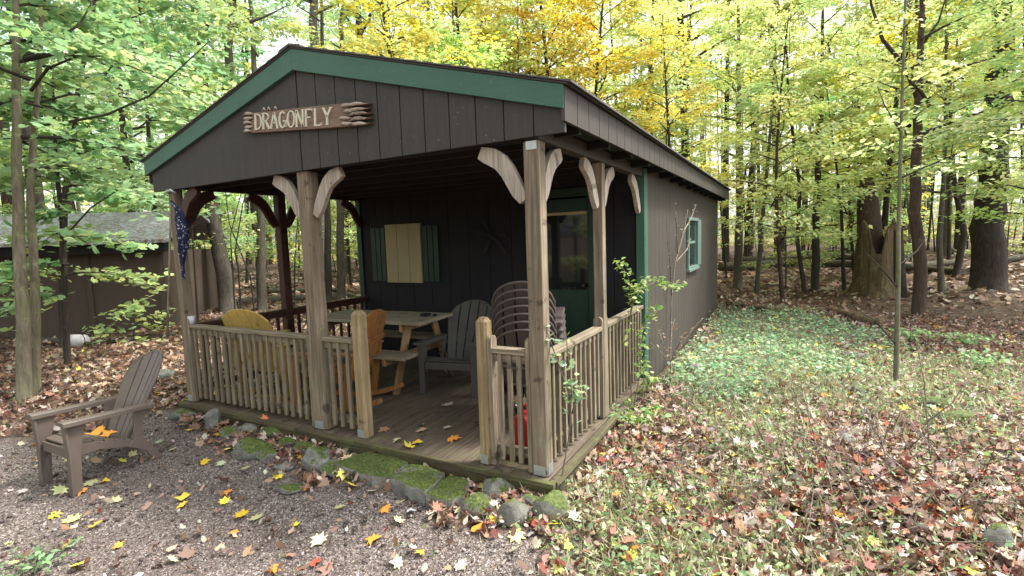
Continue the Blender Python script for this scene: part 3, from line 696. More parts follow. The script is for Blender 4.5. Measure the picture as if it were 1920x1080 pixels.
#PART3
# ------------------------------------------------------------------ adirondack chairs (local: faces -y, origin on the ground at centre)
def make_adirondack(label, mat, loc, rz, group=None, sc=1.):
    t = thing('adirondack_chair', loc, label, 'chair', group, rz); t.scale = (sc, sc, sc)
    W = .27
    # seat: slats following a dipping curve
    prof = [(-.30, .335), (-.27, .365), (-.18, .365), (0, .315), (.16, .262), (.22, .25)]
    def sz(y): return np.interp(y, [p[0] for p in prof], [p[1] for p in prof])
    b = MB(); ys = np.linspace(-.285, .20, 7)
    for a, c in zip(ys, ys[1:]):
        b.bar((-0, a+.005, sz(a+.005)), (0, c-.006, sz(c-.006)), 2*W-.04, .018)
    b.box(-W+.02, W-.02, -.305, -.290, .27, .345)
    b.build('seat', mat, t, bevel=.004, world=False)
    for s in (-1, 1):
        b = MB(); pr = [(-.30, .25), (-.30, .335)]+[(y, sz(y)-.004) for y in (-.25, -.1, .05, .2)]+[(.24, .19), (.1, .225), (-.1, .275), (-.22, .27)]
        b.prism(pr, 'x', s*W-.014*s-.012, s*W-.014*s+.012)
        b.build('side_rail', mat, t, bevel=.003, world=False)
    # backrest: five slats on a shallow shell with round top
    b = MB(); lean = R(31); n = 5; HB = .77; wt = .56
    def bp(uu, h, off=0):       # uu -1..1 across, h up the back
        half = .20+.08*min(1, h/.5)
        x = uu*half; cur = -.045*uu*uu*(1+h*.6)
        y = .19+math.sin(lean)*h+cur*math.cos(lean)+off*math.cos(lean)
        z_ = .235+math.cos(lean)*h-cur*math.sin(lean)-off*math.sin(lean)
        return (x, y, z_)
    def top(uu): return HB-.27*(1-math.sqrt(max(0, 1-min(1, abs(uu))**2*.96)))*1.15
    for k in range(n):
        u0 = -1+2*k/n+.03; u1 = -1+2*(k+1)/n-.03; hs = [0, .12, .25, .4, .52]
        cols = 4; grid = []
        for off in (0, .014):
            for q in range(cols+1):
                uu = u0+(u1-u0)*q/cols
                for h in hs+[max(.53, top(uu))]: grid.append(bp(uu, h, off))
        m_ = len(hs)+1; lay = (cols+1)*m_; fs = []
        for q in range(cols):
            for r_ in range(m_-1):
                a = q*m_+r_; fs += [(a, a+m_, a+m_+1, a+1), (lay+a, lay+a+1, lay+a+m_+1, lay+a+m_)]
            fs += [(q*m_, q*m_+lay, q*m_+m_+lay, q*m_+m_), (q*m_+m_-1, q*m_+2*m_-1, q*m_+2*m_-1+lay, q*m_+m_-1+lay)]
        for q in (0, cols):
            for r_ in range(m_-1): a = q*m_+r_; fs.append((a, a+1, a+1+lay, a+lay))
        b.add(grid, fs)
    b.build('backrest', mat, t, bevel=0, world=False)
    b = MB(); rim = [bp(-1, h, .008) for h in (0, .2, .4, .5)]+[bp(-1+2*q/18, top(-1+2*q/18), .008) for q in range(19)]+[bp(1, h, .008) for h in (.5, .4, .2, 0)]
    b.tube(rim, .013, 6); b.build('back_rim', mat, t, True, world=False)
    b = MB()
    for h in (.16, .36): b.tube([bp(-1+2*q/8, h, .024) for q in range(9)], .014, 6)
    b.build('back_brace', mat, t, True, world=False)
    for s in (-1, 1):
        b = MB(); n_ = 8; out = []
        for q in range(n_+1):
            f = q/n_; yy = -.36+.72*f; w = .062-.022*f; x = s*(W+.035+.0*f); z_ = .555-.035*f
            out.append((x-w+(.02*s if s > 0 else 0)*0, x+w, yy, z_))
        vs = []; 
        for (xa, xb, yy, z_) in out: vs += [(xa, yy, z_-.016), (xb, yy, z_-.028), (xb, yy, z_+.002), (xb-.012, yy, z_+.010), (xa+.012, yy, z_+.010), (xa, yy, z_+.002)]
        fs = []
        for q in range(n_):
            for k in range(6): a = q*6+k; c = q*6+(k+1) % 6; fs.append((a, c, c+6, a+6))
        fs += [list(range(6))[::-1], [n_*6+k for k in range(6)]]
        b.add(vs, fs); b.build('arm', mat, t, bevel=.003, world=False)
        x = s*(W+.012); x2 = s*(W+.045)       # front leg: from the foot forward of the arm, leaning back
        b = MB()
        ft = [(-.335, 0), (-.255, 0), (-.235, .30), (-.20, .45), (-.17, .545), (-.345, .545), (-.33, .45), (-.325, .30)]
        b.prism([(p[0], p[1]) for p in ft], 'x', x-.004*s, x+.022*s)
        b.prism([(-.335, 0), (-.322, 0), (-.315, .3), (-.32, .545), (-.345, .545), (-.328, .3)], 'x', x-.02*s, x+.045*s)
        b.build('leg', mat, t, bevel=.004, world=False)
        b = MB(); rl = [(.36, 0), (.44, 0), (.36, .14), (.27, .30), (.24, .50), (.30, .545), (.33, .56), (.20, .53), (.18, .40), (.14, .235), (.23, .17), (.30, .09)]
        rl = [(.37, 0), (.45, 0), (.33, .16), (.25, .27), (.27, .42), (.36, .52), (.34, .535), (.20, .53), (.19, .38), (.17, .26), (.12, .225), (.26, .15)]
        b.prism(rl, 'x', x-.018*s, x+.010*s); b.build('leg', mat, t, bevel=.004, world=False)
    return t
def copy_tree(o, parent=None):
    c = o.copy(); C.objects.link(c); c.parent = parent
    for ch in list(o.children): copy_tree(ch, c)
    return c
gx, gy = -3.45, -1.03
fc = make_adirondack('brown resin adirondack chair standing alone on the gravel with orange leaves on its seat', 'resin', (gx, gy, float(gz(gx, gy))-.005), R(2)); fc.scale = (.78, .86, 1.)
make_adirondack('grey resin adirondack chair on the porch in front of the picnic table end', 'resin_grey', (-1.70, 1.50, 0), R(12), sc=.96)
s0 = make_adirondack('lowest and nearest chair of the brown adirondack stack behind the porch rail', 'resin_dark', (-.62, 1.02, 0), R(180+22), 'stacked brown adirondack chairs'); s0.scale = (.88, .95, .97)
ords = ['second', 'third', 'fourth', 'fifth', 'sixth']
for k in range(1, 7):
    c = copy_tree(s0); c.location = (-.62-.004*k, 1.02+.006*k, .060*k)
    c['label'] = (ords[k-1]+' chair from the bottom of the brown adirondack stack behind the porch rail') if k < 6 else 'topmost chair of the brown adirondack stack behind the porch rail'
# wooden rockers
def rocker(label, mat, loc, rz):
    t = thing('rocking_chair', loc, label, 'rocking chair', 'wooden rocking chairs', rz)
    b = MB()
    for k in range(5): b.bar((0, -.25+.1*k, .37-.02*k), (0, -.16+.1*k, .352-.02*k), .5, .02)
    b.build('seat', mat, t, bevel=.004, world=False)
    m = Matrix.Translation((0, .22, .27)) @ Matrix.Rotation(R(-20), 4, 'X')
    for k in range(5):
        b = MB(); xa = -.29+.1165*k; xb = xa+.112
        f = lambda x: .70-.22*(1-math.sqrt(max(0, 1-(x/.34)**2)))-.18*max(0, abs(x)-.2)
        b.prism([(xa*.8, 0), (xb*.8, 0), (xb, .35), (xb, f(xb)), ((xa+xb)/2, f((xa+xb)/2)), (xa, f(xa)), (xa, .35)], 'y', -.009, .009, m); b.build('back_slat', mat, t, bevel=.003, world=False)
    MB().box(-.30, .30, .012, .035, .36, .42, m).box(-.24, .24, .012, .035, .10, .16, m).build('back_brace', mat, t, bevel=.003, world=False)
    for s in (-1, 1):
        x = s*.29
        MB().box(x-.05, x+.05, -.33, .36, .55, .572).build('arm', mat, t, bevel=.006, world=False)
        MB().bar((x, -.24, .06), (x, -.24, .55), .03, .08, up=(0, 1, 0)).build('leg', mat, t, bevel=.004, world=False)
        MB().bar((x, .24, .05), (x, .32, .55), .03, .07, up=(0, 1, 0)).build('leg', mat, t, bevel=.004, world=False)
        pts = [(-.42+.1*k, .022+.055*((k-4.6)/4.6)**2*1.5) for k in range(11)]
        MB().band(pts, .022, .035, 'x', x-s*.035).build('rocker', mat, t, bevel=.003, world=False)
    MB().box(-.27, .27, -.26, -.235, .28, .35).build('front_rail', mat, t, bevel=.003, world=False)
    return t
rocker('golden wooden rocking chair with rounded back behind the left porch railing', 'gold', (-3.40, .68, 0), R(180+6)).scale = (1.08, 1.08, 1.03)
rocker('orange varnished wooden rocking chair behind the porch entrance post', 'orange', (-2.50, .56, 0), R(-72))
# picnic table
t = thing('picnic_table', (-2.72, 1.45, 0), 'weathered wooden picnic table with attached benches against the dark porch wall', 'picnic table', None, R(4))
b = MB()
for k in range(5): b.box(-.78, .76+random.uniform(-.01, .01), -.34+.138*k, -.21+.138*k, .70, .735)
b.build('tabletop', 'table', t, bevel=.004, world=False)
for s in (-1, 1):
    b = MB()
    for k in range(2):
        y0 = s*.50+(-.13+.135*k); b.box(-.78, .76, y0, y0+.128, .40, .435)
    b.build('bench', 'table', t, bevel=.004, world=False)
for x in (-.55, .55):
    for s in (-1, 1): MB().bar((x+.02*s, s*.20, .70), (x+.02*s, s*.48, 0), .035, .09, up=(0, 1, 0)).build('leg', 'table_leg', t, bevel=.004, world=False)
    MB().box(x-.06, x-.025, -.62, .62, .33, .40).box(x-.06, x-.025, -.32, .32, .62, .698).build('crossbeam', 'table_leg', t, bevel=.004, world=False)
t = thing('ashtray', (-2.16, 1.55, .736), 'black ashtray lying on the picnic table', 'ashtray')
MB().tube([(0, 0, 0), (0, 0, .012), (0, 0, .026)], [.045, .06, .065], 16).build('bowl', 'black', t, True, world=False); MB().tube([(.09, .02, .006), (.12, .05, .012)], [.02, .012], 8).build('lighter', 'black', t, world=False)
t = thing('cup', (-3.93, .045, .802), 'small pale cup on the left end of the porch railing', 'cup')
MB().tube([(0, 0, 0), (0, 0, .08), (0, 0, .082), (0, 0, .02)], [.028, .036, .031, .026], 16).build('bowl', 'white', t, True, world=False)
t = thing('gas_can', (-.30, .30, 0), 'red plastic can standing behind the right front railing', 'can')
MB().prism([(-.07, 0), (.07, 0), (.08, .03), (.08, .22), (.03, .30), (-.05, .30), (-.08, .22), (-.08, .03)], 'y', -.08, .08).build('body', 'red', t, bevel=.02, world=False)
MB().tube([(-.05, 0, .29), (-.05, 0, .34), (.01, 0, .36), (.05, 0, .33), (.05, 0, .26)], .012, 8).build('handle', 'red', t, True, world=False)
MB().tube([(-.06, 0, .30), (-.10, 0, .36)], [.022, .015], 10).build('spout', 'black', t, True, world=False)
t = thing('plank', (-.26, .16, .003), 'reddish brown board lying on the deck under the right front railing', 'board')
MB().box(-.14, .14, -.02, .02, 0, .055).build('board', 'stain', t, bevel=.003, world=False)
# dragonfly wall ornament
t = thing('wall_ornament', (-1.87, WY-.03, 1.57), 'dark metal dragonfly ornament hanging on the porch wall', 'ornament')
M['orn'] = plain('tarnished_metal', (.022, .023, .026), .8, .1)
t.scale = (.85, 1, .85)
MB().tube([(-.27, 0, .20), (-.1, -.01, .10), (.05, -.02, 0), (.20, -.01, -.10)], [.006, .012, .02, .01], 8).build('body', 'orn', t, True, world=False)
for (a, bq, w) in (((.0, .04), (-.30, .10), .035), ((.02, .02), (-.14, -.22), .04), ((.05, .05), (.28, .02), .03), ((.06, -.02), (.24, -.22), .035), ((.0, .05), (-.12, .26), .025)):
    p, q = Vector((a[0], 0, a[1])), Vector((bq[0], 0, bq[1])); d = (q-p).normalized(); nn_ = Vector((-d.z, 0, d.x)); L = (q-p).length
    pts = [(p+d*L*f+nn_*w*g) for f, g in ((0, 0), (.3, .5), (.7, 1), (.95, .7), (1, 0), (.9, -.5), (.5, -.6))]
    MB().prism([(v_.x, v_.z) for v_ in pts], 'y', -.012, -.008).build('wing', 'orn', t, world=False)
# furled flag on a leaning pole
m, nt, bb_, _ = newmat('flag_cloth'); vv = coords(nt)
sv = nd(nt, 'ShaderNodeTexVoronoi', Scale=38.); nt.links.new(vv, sv.inputs['Vector'])
nt.links.new(mixc(nt, ramp(nt, sv.outputs['Distance'], [(.24, (1, 1, 1)), (.34, (0, 0, 0))]), (.012, .016, .045), (.30, .31, .37)), bb_.inputs['Base Color']); bb_.inputs['Roughness'].default_value = .9; M['flag'] = m
t = thing('furled_flag', (-3.86, -.09, .72), 'dark blue furled flag with pale specks hanging at the left porch post', 'flag')
MB().tube([(.03, -.16, -.01), (.02, -.07, .68), (.0, .02, 1.39)], .010, 8).build('pole', 'rail_z', t, True, world=False)
MB().tube([(-.05, .035, 1.36), (-.03, .0, 1.40), (.0, -.01, 1.385), (.03, .0, 1.40), (.055, .035, 1.37)], [.008, .013, .016, .013, .008], 6).build('pole_bracket', 'galv', t, True, world=False)
fb = MB(); nz = 22; nk = 28
for i in range(nz+1):
    f = i/nz; zz = 1.22-.66*f; r0 = .016+.045*math.sin(PI*min(1, f*1.15+.06))**.7*(1-.45*f)
    for k in range(nk):
        a = 2*PI*k/nk; r_ = r0*(1+.30*math.sin(5*a+f*7)+.14*math.sin(9*a-f*12)); fb.v.append(Vector((.10+.025*math.sin(f*5)+r_*math.cos(a), .02+r_*.7*math.sin(a), zz+.02*math.sin(3*a)*f)))
for i in range(nz):
    for k in range(nk): a = i*nk+k; c_ = i*nk+(k+1) % nk; fb.f.append([a, c_, c_+nk, a+nk])
fb.build('flag', 'flag', t, True, world=False)
MB().tube([(.0, .01, 1.30), (.07, .015, 1.235), (.10, .02, 1.16)], [.012, .02, .03], 8).build('flag_hem', 'flag', t, True, world=False)

# ------------------------------------------------------------------ rocks
def rock(px, py, wpx, hpx, mat, label, flat=.5, seed=0, name='rock', z=None):
    c = atg(px, py+hpx*.35); dep = float(np.dot(c-CP, _fw)); w = wpx*dep/CF/2; d_ = w*.75
    bm = bmesh.new(); bmesh.ops.create_icosphere(bm, subdivisions=4, radius=1)
    rs = np.random.default_rng(seed); ks = rs.normal(size=(10, 3)); ks /= np.linalg.norm(ks, axis=1)[:, None]; of = .62+.25*rs.random(10); ph = rs.random(6)*6
    for v in bm.verts:
        p = np.array(v.co)
        for kk, o_ in zip(ks, of):
            e = p@kk-o_
            if e > 0: p = p-kk*e*.85
        nz_ = .05*math.sin(p[0]*5+ph[0])*math.sin(p[1]*6+ph[1])+.025*math.sin(p[0]*13+ph[2])*math.sin(p[1]*11+p[2]*9+ph[3])+.012*math.sin(p[0]*27+ph[4])*math.sin(p[2]*25+p[1]*22)
        v.co = Vector(p*(1+nz_))
    hgt = max(.03, hpx*dep/CF*.75*flat*1.6)
    for v in bm.verts: v.co = Vector((v.co.x*w, v.co.y*d_, v.co.z*hgt))
    me = bpy.data.meshes.new(name); bm.to_mesh(me); bm.free(); me.polygons.foreach_set('use_smooth', [True]*len(me.polygons))
    o = link(name, me, mat); o.location = (c[0], c[1], c[2]+hgt*.38); o.rotation_euler = (rs.normal()*.06, rs.normal()*.06, CYAW+rs.normal()*.3)
    o['label'] = label; o['category'] = 'rock'; o['group'] = 'rocks around the cabin'; return o
RK = [(400, 792, 32, 40, 'rock', 'upright dark grey rock below the left porch railing', .7),
 (465, 802, 38, 22, 'rock', 'small grey rock nearest the deck edge left of the mossy rocks', .5),
 (512, 808, 58, 22, 'mossrock', 'flat mossy rock touching the deck edge below the left railing', .5),
 (474, 838, 84, 34, 'mossrock', 'broad green mossy rock in front of the left railing', .55),
 (498, 850, 46, 22, 'mossrock', 'small mossy rock tucked in front of the broad mossy one', .5),
 (594, 858, 68, 50, 'midrock', 'rounded pale grey boulder in front of the middle post', .5),
 (635, 872, 74, 34, 'midrock', 'flat mossy rock leaning against the pale grey boulder', .35),
 (572, 838, 50, 22, 'mossrock', 'low mossy rock behind the pale grey boulder', .5),
 (546, 912, 62, 18, 'midrock', 'thin flat stone lying alone in the gravel', .3),
 (532, 872, 44, 20, 'rock', 'small brown stone in the gravel left of the pale boulder', .4),
 (898, 942, 70, 44, 'mossrock', 'rounded mossy stone at the right end of the step slabs', .45),
 (934, 916, 66, 34, 'midrock', 'angled grey stone wedged beside the deck corner', .6),
 (962, 955, 76, 54, 'midrock', 'blocky grey green stone in front of the deck corner', .5),
 (1036, 950, 76, 50, 'mossrock', 'bright green mossy rock at the porch corner', .6),
 (1748, 752, 60, 20, 'mossrock', 'low bright mossy rock in the leaves right of the thin sapling', .5),
 (1792, 780, 80, 24, 'mossrock', 'long mossy rock in the leaves right of the cabin', .5),
 (1590, 826, 50, 26, 'rock', 'pale grey stone in the weeds right of the cabin', .5),
 (1602, 664, 42, 16, 'rock', 'flat bluish stone in the ground cover', .4),
 (1872, 1012, 66, 46, 'midrock', 'mossy stone in the leaf pile at the lower right', .6),
 (1610, 730, 40, 22, 'midrock', 'small dark mossy stone left of the thin sapling', .5),
 (1300, 690, 34, 22, 'rock', 'small grey stone beside the long cabin wall', .5),
 (655, 862, 60, 22, 'mossrock', 'flat mossy stone between the pale boulder and the step slabs', .35),
 (720, 868, 70, 20, 'midrock', 'thin flat stone behind the leftmost step slab', .3),
 (848, 900, 60, 22, 'mossrock', 'flat mossy stone behind the rightmost step slab', .35),
 (540, 826, 50, 20, 'mossrock', 'small flat mossy stone against the deck edge left of the middle post', .4),
 (430, 806, 46, 22, 'midrock', 'low stone right of the upright dark rock', .4),
 (996, 938, 46, 28, 'midrock', 'small stone filling the gap before the bright mossy corner rock', .5),
 (310, 700, 40, 26, 'rock', 'dark stone behind the brown chair at the deck corner', .5),
 (345, 775, 44, 24, 'midrock', 'mossy stone under the left front deck corner', .5)]
for i, (px, py, w_, h_, mt, lb, fl) in enumerate(RK): rock(px, py, w_, h_, mt, lb, fl, seed=i+3)
def slab(poly, h, mat, label, seed):
    pts = [atz(px, py, -.12) for px, py in poly]; c = sum(pts)/len(pts); rs = random.Random(seed)
    bm = bmesh.new(); ring = []
    for i in range(len(pts)):
        a, b2 = pts[i], pts[(i+1) % len(pts)]
        for k in range(5):
            q = a+(b2-a)*k/5; ring.append((q[0]-c[0]+rs.uniform(-.012, .012), q[1]-c[1]+rs.uniform(-.012, .012)))
    vs = [bm.verts.new((x*.99, y*.99, h+rs.uniform(-.006, .004))) for x, y in ring]; lo_ = [bm.verts.new((x*1.03, y*1.03, -.08)) for x, y in ring]
    mid = [bm.verts.new((x*.6, y*.6, h+rs.uniform(-.004, .012))) for x, y in ring]; ct = bm.verts.new((0, 0, h+.006)); n = len(ring)
    for i in range(n):
        j = (i+1) % n; bm.faces.new((lo_[i], lo_[j], vs[j], vs[i])); bm.faces.new((vs[i], vs[j], mid[j], mid[i])); bm.faces.new((mid[i], mid[j], ct))
    bmesh.ops.recalc_face_normals(bm, faces=bm.faces)
    me = bpy.data.meshes.new('stone_slab'); bm.to_mesh(me); bm.free(); o = link('stone_slab', me, mat); o.location = (c[0], c[1], float(gz(c[0], c[1]))-.015)
    md = o.modifiers.new('bevel', 'BEVEL'); md.width = .012; md.segments = 2
    o['label'] = label; o['category'] = 'stepping stone'; o['group'] = 'step slabs before the porch entrance'
slab([(622, 884), (700, 858), (770, 880), (730, 912), (690, 906)], .09, 'mossrock', 'leftmost mossy stone slab before the porch entrance', 1)
slab([(727, 916), (772, 884), (840, 903), (800, 942)], .095, 'midrock', 'middle mossy stone slab before the porch entrance', 2)
slab([(800, 945), (845, 905), (880, 915), (868, 950), (835, 955)], .095, 'mossrock', 'rightmost mossy stone slab before the porch entrance', 3)

# ------------------------------------------------------------------ prominent fallen leaves (things one can point to)
YEL, ORA, PAL, REDC, GRN = (.75, .52, .03), (.80, .30, .02), (.68, .62, .38), (.34, .05, .02), (.42, .52, .14)
PROM = [(576, 922, ORA, 'orange leaf beside the thin flat stone in the gravel'), (722, 960, ORA, 'bright orange maple leaf below the step slabs'), (770, 963, (.60, .60, .66), 'pale underside of a leaf in the gravel below the step slabs'),
 (740, 868, YEL, 'yellow maple leaf on the litter against the deck front'), (497, 790, (.66, .22, .08), 'large orange red leaf standing on its stalk beside the mossy rocks'), (790, 918, ORA, 'orange leaf resting on the middle step slab'),
 (525, 846, (.66, .50, .32), 'tan maple leaf right of the broad mossy rock'), (598, 1018, PAL, 'cream maple leaf in the middle of the gravel'), (590, 1060, REDC, 'dark red leaf at the bottom of the gravel'), (515, 1072, ORA, 'orange leaf at the bottom edge of the photo'),
 (440, 1003, ORA, 'orange leaf in the gravel between chair and bottom edge'), (180, 990, YEL, 'pale yellow maple leaf in front of the brown chair'), (128, 1030, ORA, 'orange and yellow leaf at the lower left of the gravel'), (222, 1028, ORA, 'brown orange leaf at the lower left of the gravel'),
 (345, 938, YEL, 'yellow leaf in the gravel right of the brown chair'), (342, 952, YEL, 'second yellow leaf just below another right of the brown chair'), (196, 906, YEL, 'yellow leaf under the side of the brown chair'), (152, 925, ORA, 'orange leaf beside the near front leg of the brown chair'),
 (426, 927, ORA, 'round orange leaf in the gravel left of the thin flat stone'), (103, 970, YEL, 'yellow leaf below the front legs of the brown chair'), (1115, 1045, PAL, 'large cream maple leaf at the bottom edge right of the gravel'), (1065, 1028, YEL, 'yellow leaf at the gravel edge below the porch corner'),
 (895, 998, ORA, 'orange red leaf in front of the blocky grey stone'), (860, 962, PAL, 'pale green maple leaf below the rightmost step slab'), (995, 976, (.62, .60, .05), 'lime yellow leaf in front of the green mossy rock'), (862, 1066, PAL, 'big cream maple leaf at the bottom of the gravel'), (788, 1042, YEL, 'small yellow leaf near the bottom of the gravel'),
 (700, 1015, ORA, 'small orange leaf in the open gravel'), (1180, 1054, YEL, 'golden leaf lying among weeds at the bottom edge'), (1312, 890, ORA, 'orange leaf in the weeds right of the porch corner'), (1372, 858, YEL, 'yellow leaf on the weedy patch right of the cabin'), (1240, 905, (.78, .40, .04), 'bright leaf beside the red litter right of the porch corner'),
 (1155, 935, ORA, 'orange leaf in the litter just right of the mossy corner rock'), (1750, 958, ORA, 'orange leaf in the leaf pile at the lower right'), (1815, 962, (.72, .36, .03), 'amber leaf beside the orange one in the leaf pile')]
def one_leaf(P, n, size, col, label, seed, name='fallen_leaf', group='larger fallen leaves'):
    global rng
    rs_ = np.random.default_rng(seed*7+len(label)); sh = MAPC.copy(); sh[:, :2] *= 1+rs_.normal(size=(16, 1))*.10; sh[:, 0] *= rs_.uniform(.7, 1.1)
    sh[:, 2] = rs_.uniform(.1, .55)*np.abs(sh[:, 0])**1.3*rs_.choice([-.6, 1])+rs_.uniform(-.4, .5)*sh[:, 1]**2+rs_.normal(size=16)*.05
    if rs_.random() < .22: sh = CURL*np.array([1.3, 1, 1])
    col = tuple(float(v)*.88+.03 for v in col)
    me = leaf_mesh(name, np.array([P]), np.array([n]), size, sh, np.array([col]), 'litter'); o = link(name, me, None)
    c = Vector(tuple(P)); me.transform(Matrix.Translation(-c)); o.location = c
    o['label'] = label; o['category'] = 'leaf'; o['group'] = group
for i, (px, py, col, lb) in enumerate(PROM):
    p = atg(px, py); s = .065+.035*((i*37) % 10)/10
    up_ = np.array([rng.normal()*.15, rng.normal()*.15-.15, 1.])
    if i == 4: p = atz(px, py, -.02); up_ = np.array([.5, -1, .3])
    if i == 5: p = atz(px, py, -.12)
    one_leaf(p+np.array([0, 0, .022]), up_, s, col, lb, i)
for i, (px, py, col, lb) in enumerate([(745, 825, PAL, 'cream maple leaf on the deck at the entrance'), (782, 828, YEL, 'yellow maple leaf on the deck edge at the entrance'), (768, 836, (.72, .62, .06), 'bright yellow leaf at the front lip of the deck'), (790, 795, GRN, 'green leaflets on the deck boards at the entrance'),
        (720, 803, (.45, .25, .14), 'brown leaf beside the entrance newel post'), (848, 820, ORA, 'small orange leaf on the deck boards'), (838, 800, (.5, .42, .34), 'small tan leaf on the deck boards'), (790, 806, (.55, .38, .24), 'tan leaf behind the yellow leaves on the deck'), (840, 758, (.5, .45, .38), 'dry pale leaf farther back on the deck'), (985, 858, (.42, .24, .18), 'brown leaf under the right front railing')]):
    p = atz(px, py, .02); one_leaf(p, np.array([rng.normal()*.15, rng.normal()*.15, 1.]), .07+.03*(i % 3), col, lb, i, group='leaves on the porch deck')
for i, (dx, dy, lb) in enumerate([(-.05, .02, 'orange leaf lying on the seat of the brown chair'), (.06, .06, 'second orange leaf on the seat of the brown chair, nearer its back')]):
    one_leaf(np.array([gx+dx, gy+dy, float(gz(gx, gy))+.325]), np.array([0, -.2, 1.]), .15, (.78, .34, .03), lb, i, group='leaves on the chair')
# ------------------------------------------------------------------ shed on the left
shx = atz(318, 612, 0); sh0 = atz(-120, 640, 0)
t = thing('shed', tuple((shx+sh0)/2), 'low brown wooden shed with a leaf covered roof behind the trees at left', 'shed')
L = float(np.linalg.norm((sh0-shx)[:2])); ang = math.atan2(sh0[1]-shx[1], sh0[0]-shx[0]); mt_ = Matrix.Translation((shx[0], shx[1], 0)) @ Matrix.Rotation(ang, 4, 'Z')
def T(bm): bm.v = [mt_ @ v for v in bm.v]; return bm
sgn = -1
T(MB().box(0, L, 0, 3.2*sgn, -.1, 1.55)).build('wall', 'shed', t)
for k in range(int(L/1.25)): T(MB().box(.02+k*1.25, .10+k*1.25, .003, .03, 0, 1.54)).build('batten', 'shed', t)
T(MB().box(-.15, L+.2, .06, .30, 1.52, 1.72)).build('fascia_board', 'interior', t)
rf = MB(); rf.prism([(.42, 1.70), (.42, 1.76), (-1.6, 2.42), (-3.5, 1.85), (-3.5, 1.78), (-1.6, 2.34)], 'x', -.25, L+.3)
m, nt, bb_, _ = newmat('metal_roof_with_leaves'); vv = coords(nt); ck = ramp(nt, noise(nt, vv, 14, 6, .75, .5), [(.44, (0, 0, 0)), (.56, (1, 1, 1))])
nt.links.new(mixc(nt, ck, (.42, .46, .54), (.20, .14, .11)), bb_.inputs['Base Color']); bb_.inputs['Roughness'].default_value = .45; M['metalroof'] = m
T(rf).build('roof', m, t)
p = atz(118, 628, .1); t = thing('bucket', (p[0]+.4, p[1]-.0, float(gz(p[0], p[1]))), 'white bucket lying on its side by the shed wall', 'bucket')
MB().tube([(-.2, 0, .13), (.2, .05, .13)], [.11, .12], 16).build('bowl', 'white', t, True, world=False); MB().tube([(.2, .05, .27), (.27, .05, .2), (.27, .05, .1), (.2, .05, 0)], .006, 5).build('handle', 'black', t, True, world=False)

# ------------------------------------------------------------------ logs and stump
def log(pxs, r, label, mat='log', seed=0, lift=.6):
    pts = [atg(px, py) for px, py in pxs]; c = sum(pts)/len(pts); rs = np.random.default_rng(seed)
    P = []
    for a, b2 in zip(pts, pts[1:]):
        for k in range(5): P.append(a+(b2-a)*k/5)
    P.append(pts[-1]); n = len(P)
    P = [p+np.array([0, 0, r*lift])+rs.normal(size=3)*r*.12-c for p in P]
    o = MB().tube(P, [r*(1-.35*i/n)*(1+rs.normal()*.06) for i in range(n)], 12).build('fallen_log', mat, None, True); o.location = tuple(c)
    o['label'] = label; o['category'] = 'log'; o['group'] = 'fallen logs on the woodland floor'; return o
log([(1352, 512), (1480, 498), (1600, 505), (1700, 512), (1800, 500)], .17, 'long dark fallen log behind the rotten stump', seed=1, lift=1.2)
log([(1380, 498), (1500, 492), (1640, 494)], .14, 'second dark log lying just behind the long one, left of the stump', seed=2, lift=1.5)
log([(1680, 505), (1745, 512), (1790, 518)], .14, 'short dark log between the stump and the leaning red trunk', seed=3, lift=1.)
log([(1840, 495), (1960, 490)], .16, 'dark log beyond the big dark trunk at far right', seed=4, lift=1)
log([(1365, 575), (1450, 585), (1560, 585), (1650, 612)], .07, 'low rotten log at the edge of the green ground cover', 'stump', seed=5)
log([(1600, 605), (1650, 614)], .12, 'short mossy log end left of the thin sapling', 'stump', seed=6)
log([(1760, 465), (1810, 500)], .07, 'thin pale log leaning down between the right trunks', 'bark_pale', seed=7, lift=5)
log([(420, 575), (560, 565), (660, 560)], .13, 'pale grey log seen beyond the porch railing', 'bark', seed=8)
log([(500, 552), (640, 548)], .10, 'thin farther log seen through the porch left of the middle post', 'log', seed=9)
log([(60, 640), (180, 650), (330, 628)], .06, 'thin dark log in front of the shed wall', 'log', seed=10)
log([(240, 742), (330, 700), (350, 660)], .03, 'dead brown branch on the ground behind the brown chair', 'log', seed=11)
# hollow snag
c = atg(1640, 553); st = thing('tree_stump', tuple(c), 'wide hollow rotten stump with a jagged top between the right trunks', 'stump'); b = MB(); rs = np.random.default_rng(3)
n = 26; hh = [1.25+.35*math.sin(k*.9)+.25*rs.random() for k in range(n)]; ring = []
for k in range(n):
    a = 2*PI*k/n; rr = .40*(1+.12*math.sin(3*a)+.06*rs.normal())
    for (f, q) in ((-.08, 1.55), (.06, 1.25), (.25, 1.05), (.6, .98), (1, .93)): b.v.append(Vector((rr*q*math.cos(a), rr*q*math.sin(a), hh[k]*f)))
    for (f, q) in ((1, .80), (.3, .75)): b.v.append(Vector((rr*q*math.cos(a), rr*q*math.sin(a), hh[k]*f)))
for k in range(n):
    for j_ in range(6): a = k*7+j_; c_ = ((k+1) % n)*7+j_; b.f.append([a, c_, c_+1, a+1])
b.build('trunk', 'stump', st, False, world=False)
MB().tube([(.42, -.1, -.1), (.40, -.05, .7), (.36, .0, 1.5)], [.20, .15, .13], 10).build('broken_shard', 'bark_dark', st, True, world=False)
MB().tube([(-.05, .1, .4), (-.12, .12, 1.4), (-.18, .15, 2.2), (-.22, .16, 2.75)], [.30, .26, .22, .12], 12).build('upper_trunk', 'bark_red', st, True, world=False)
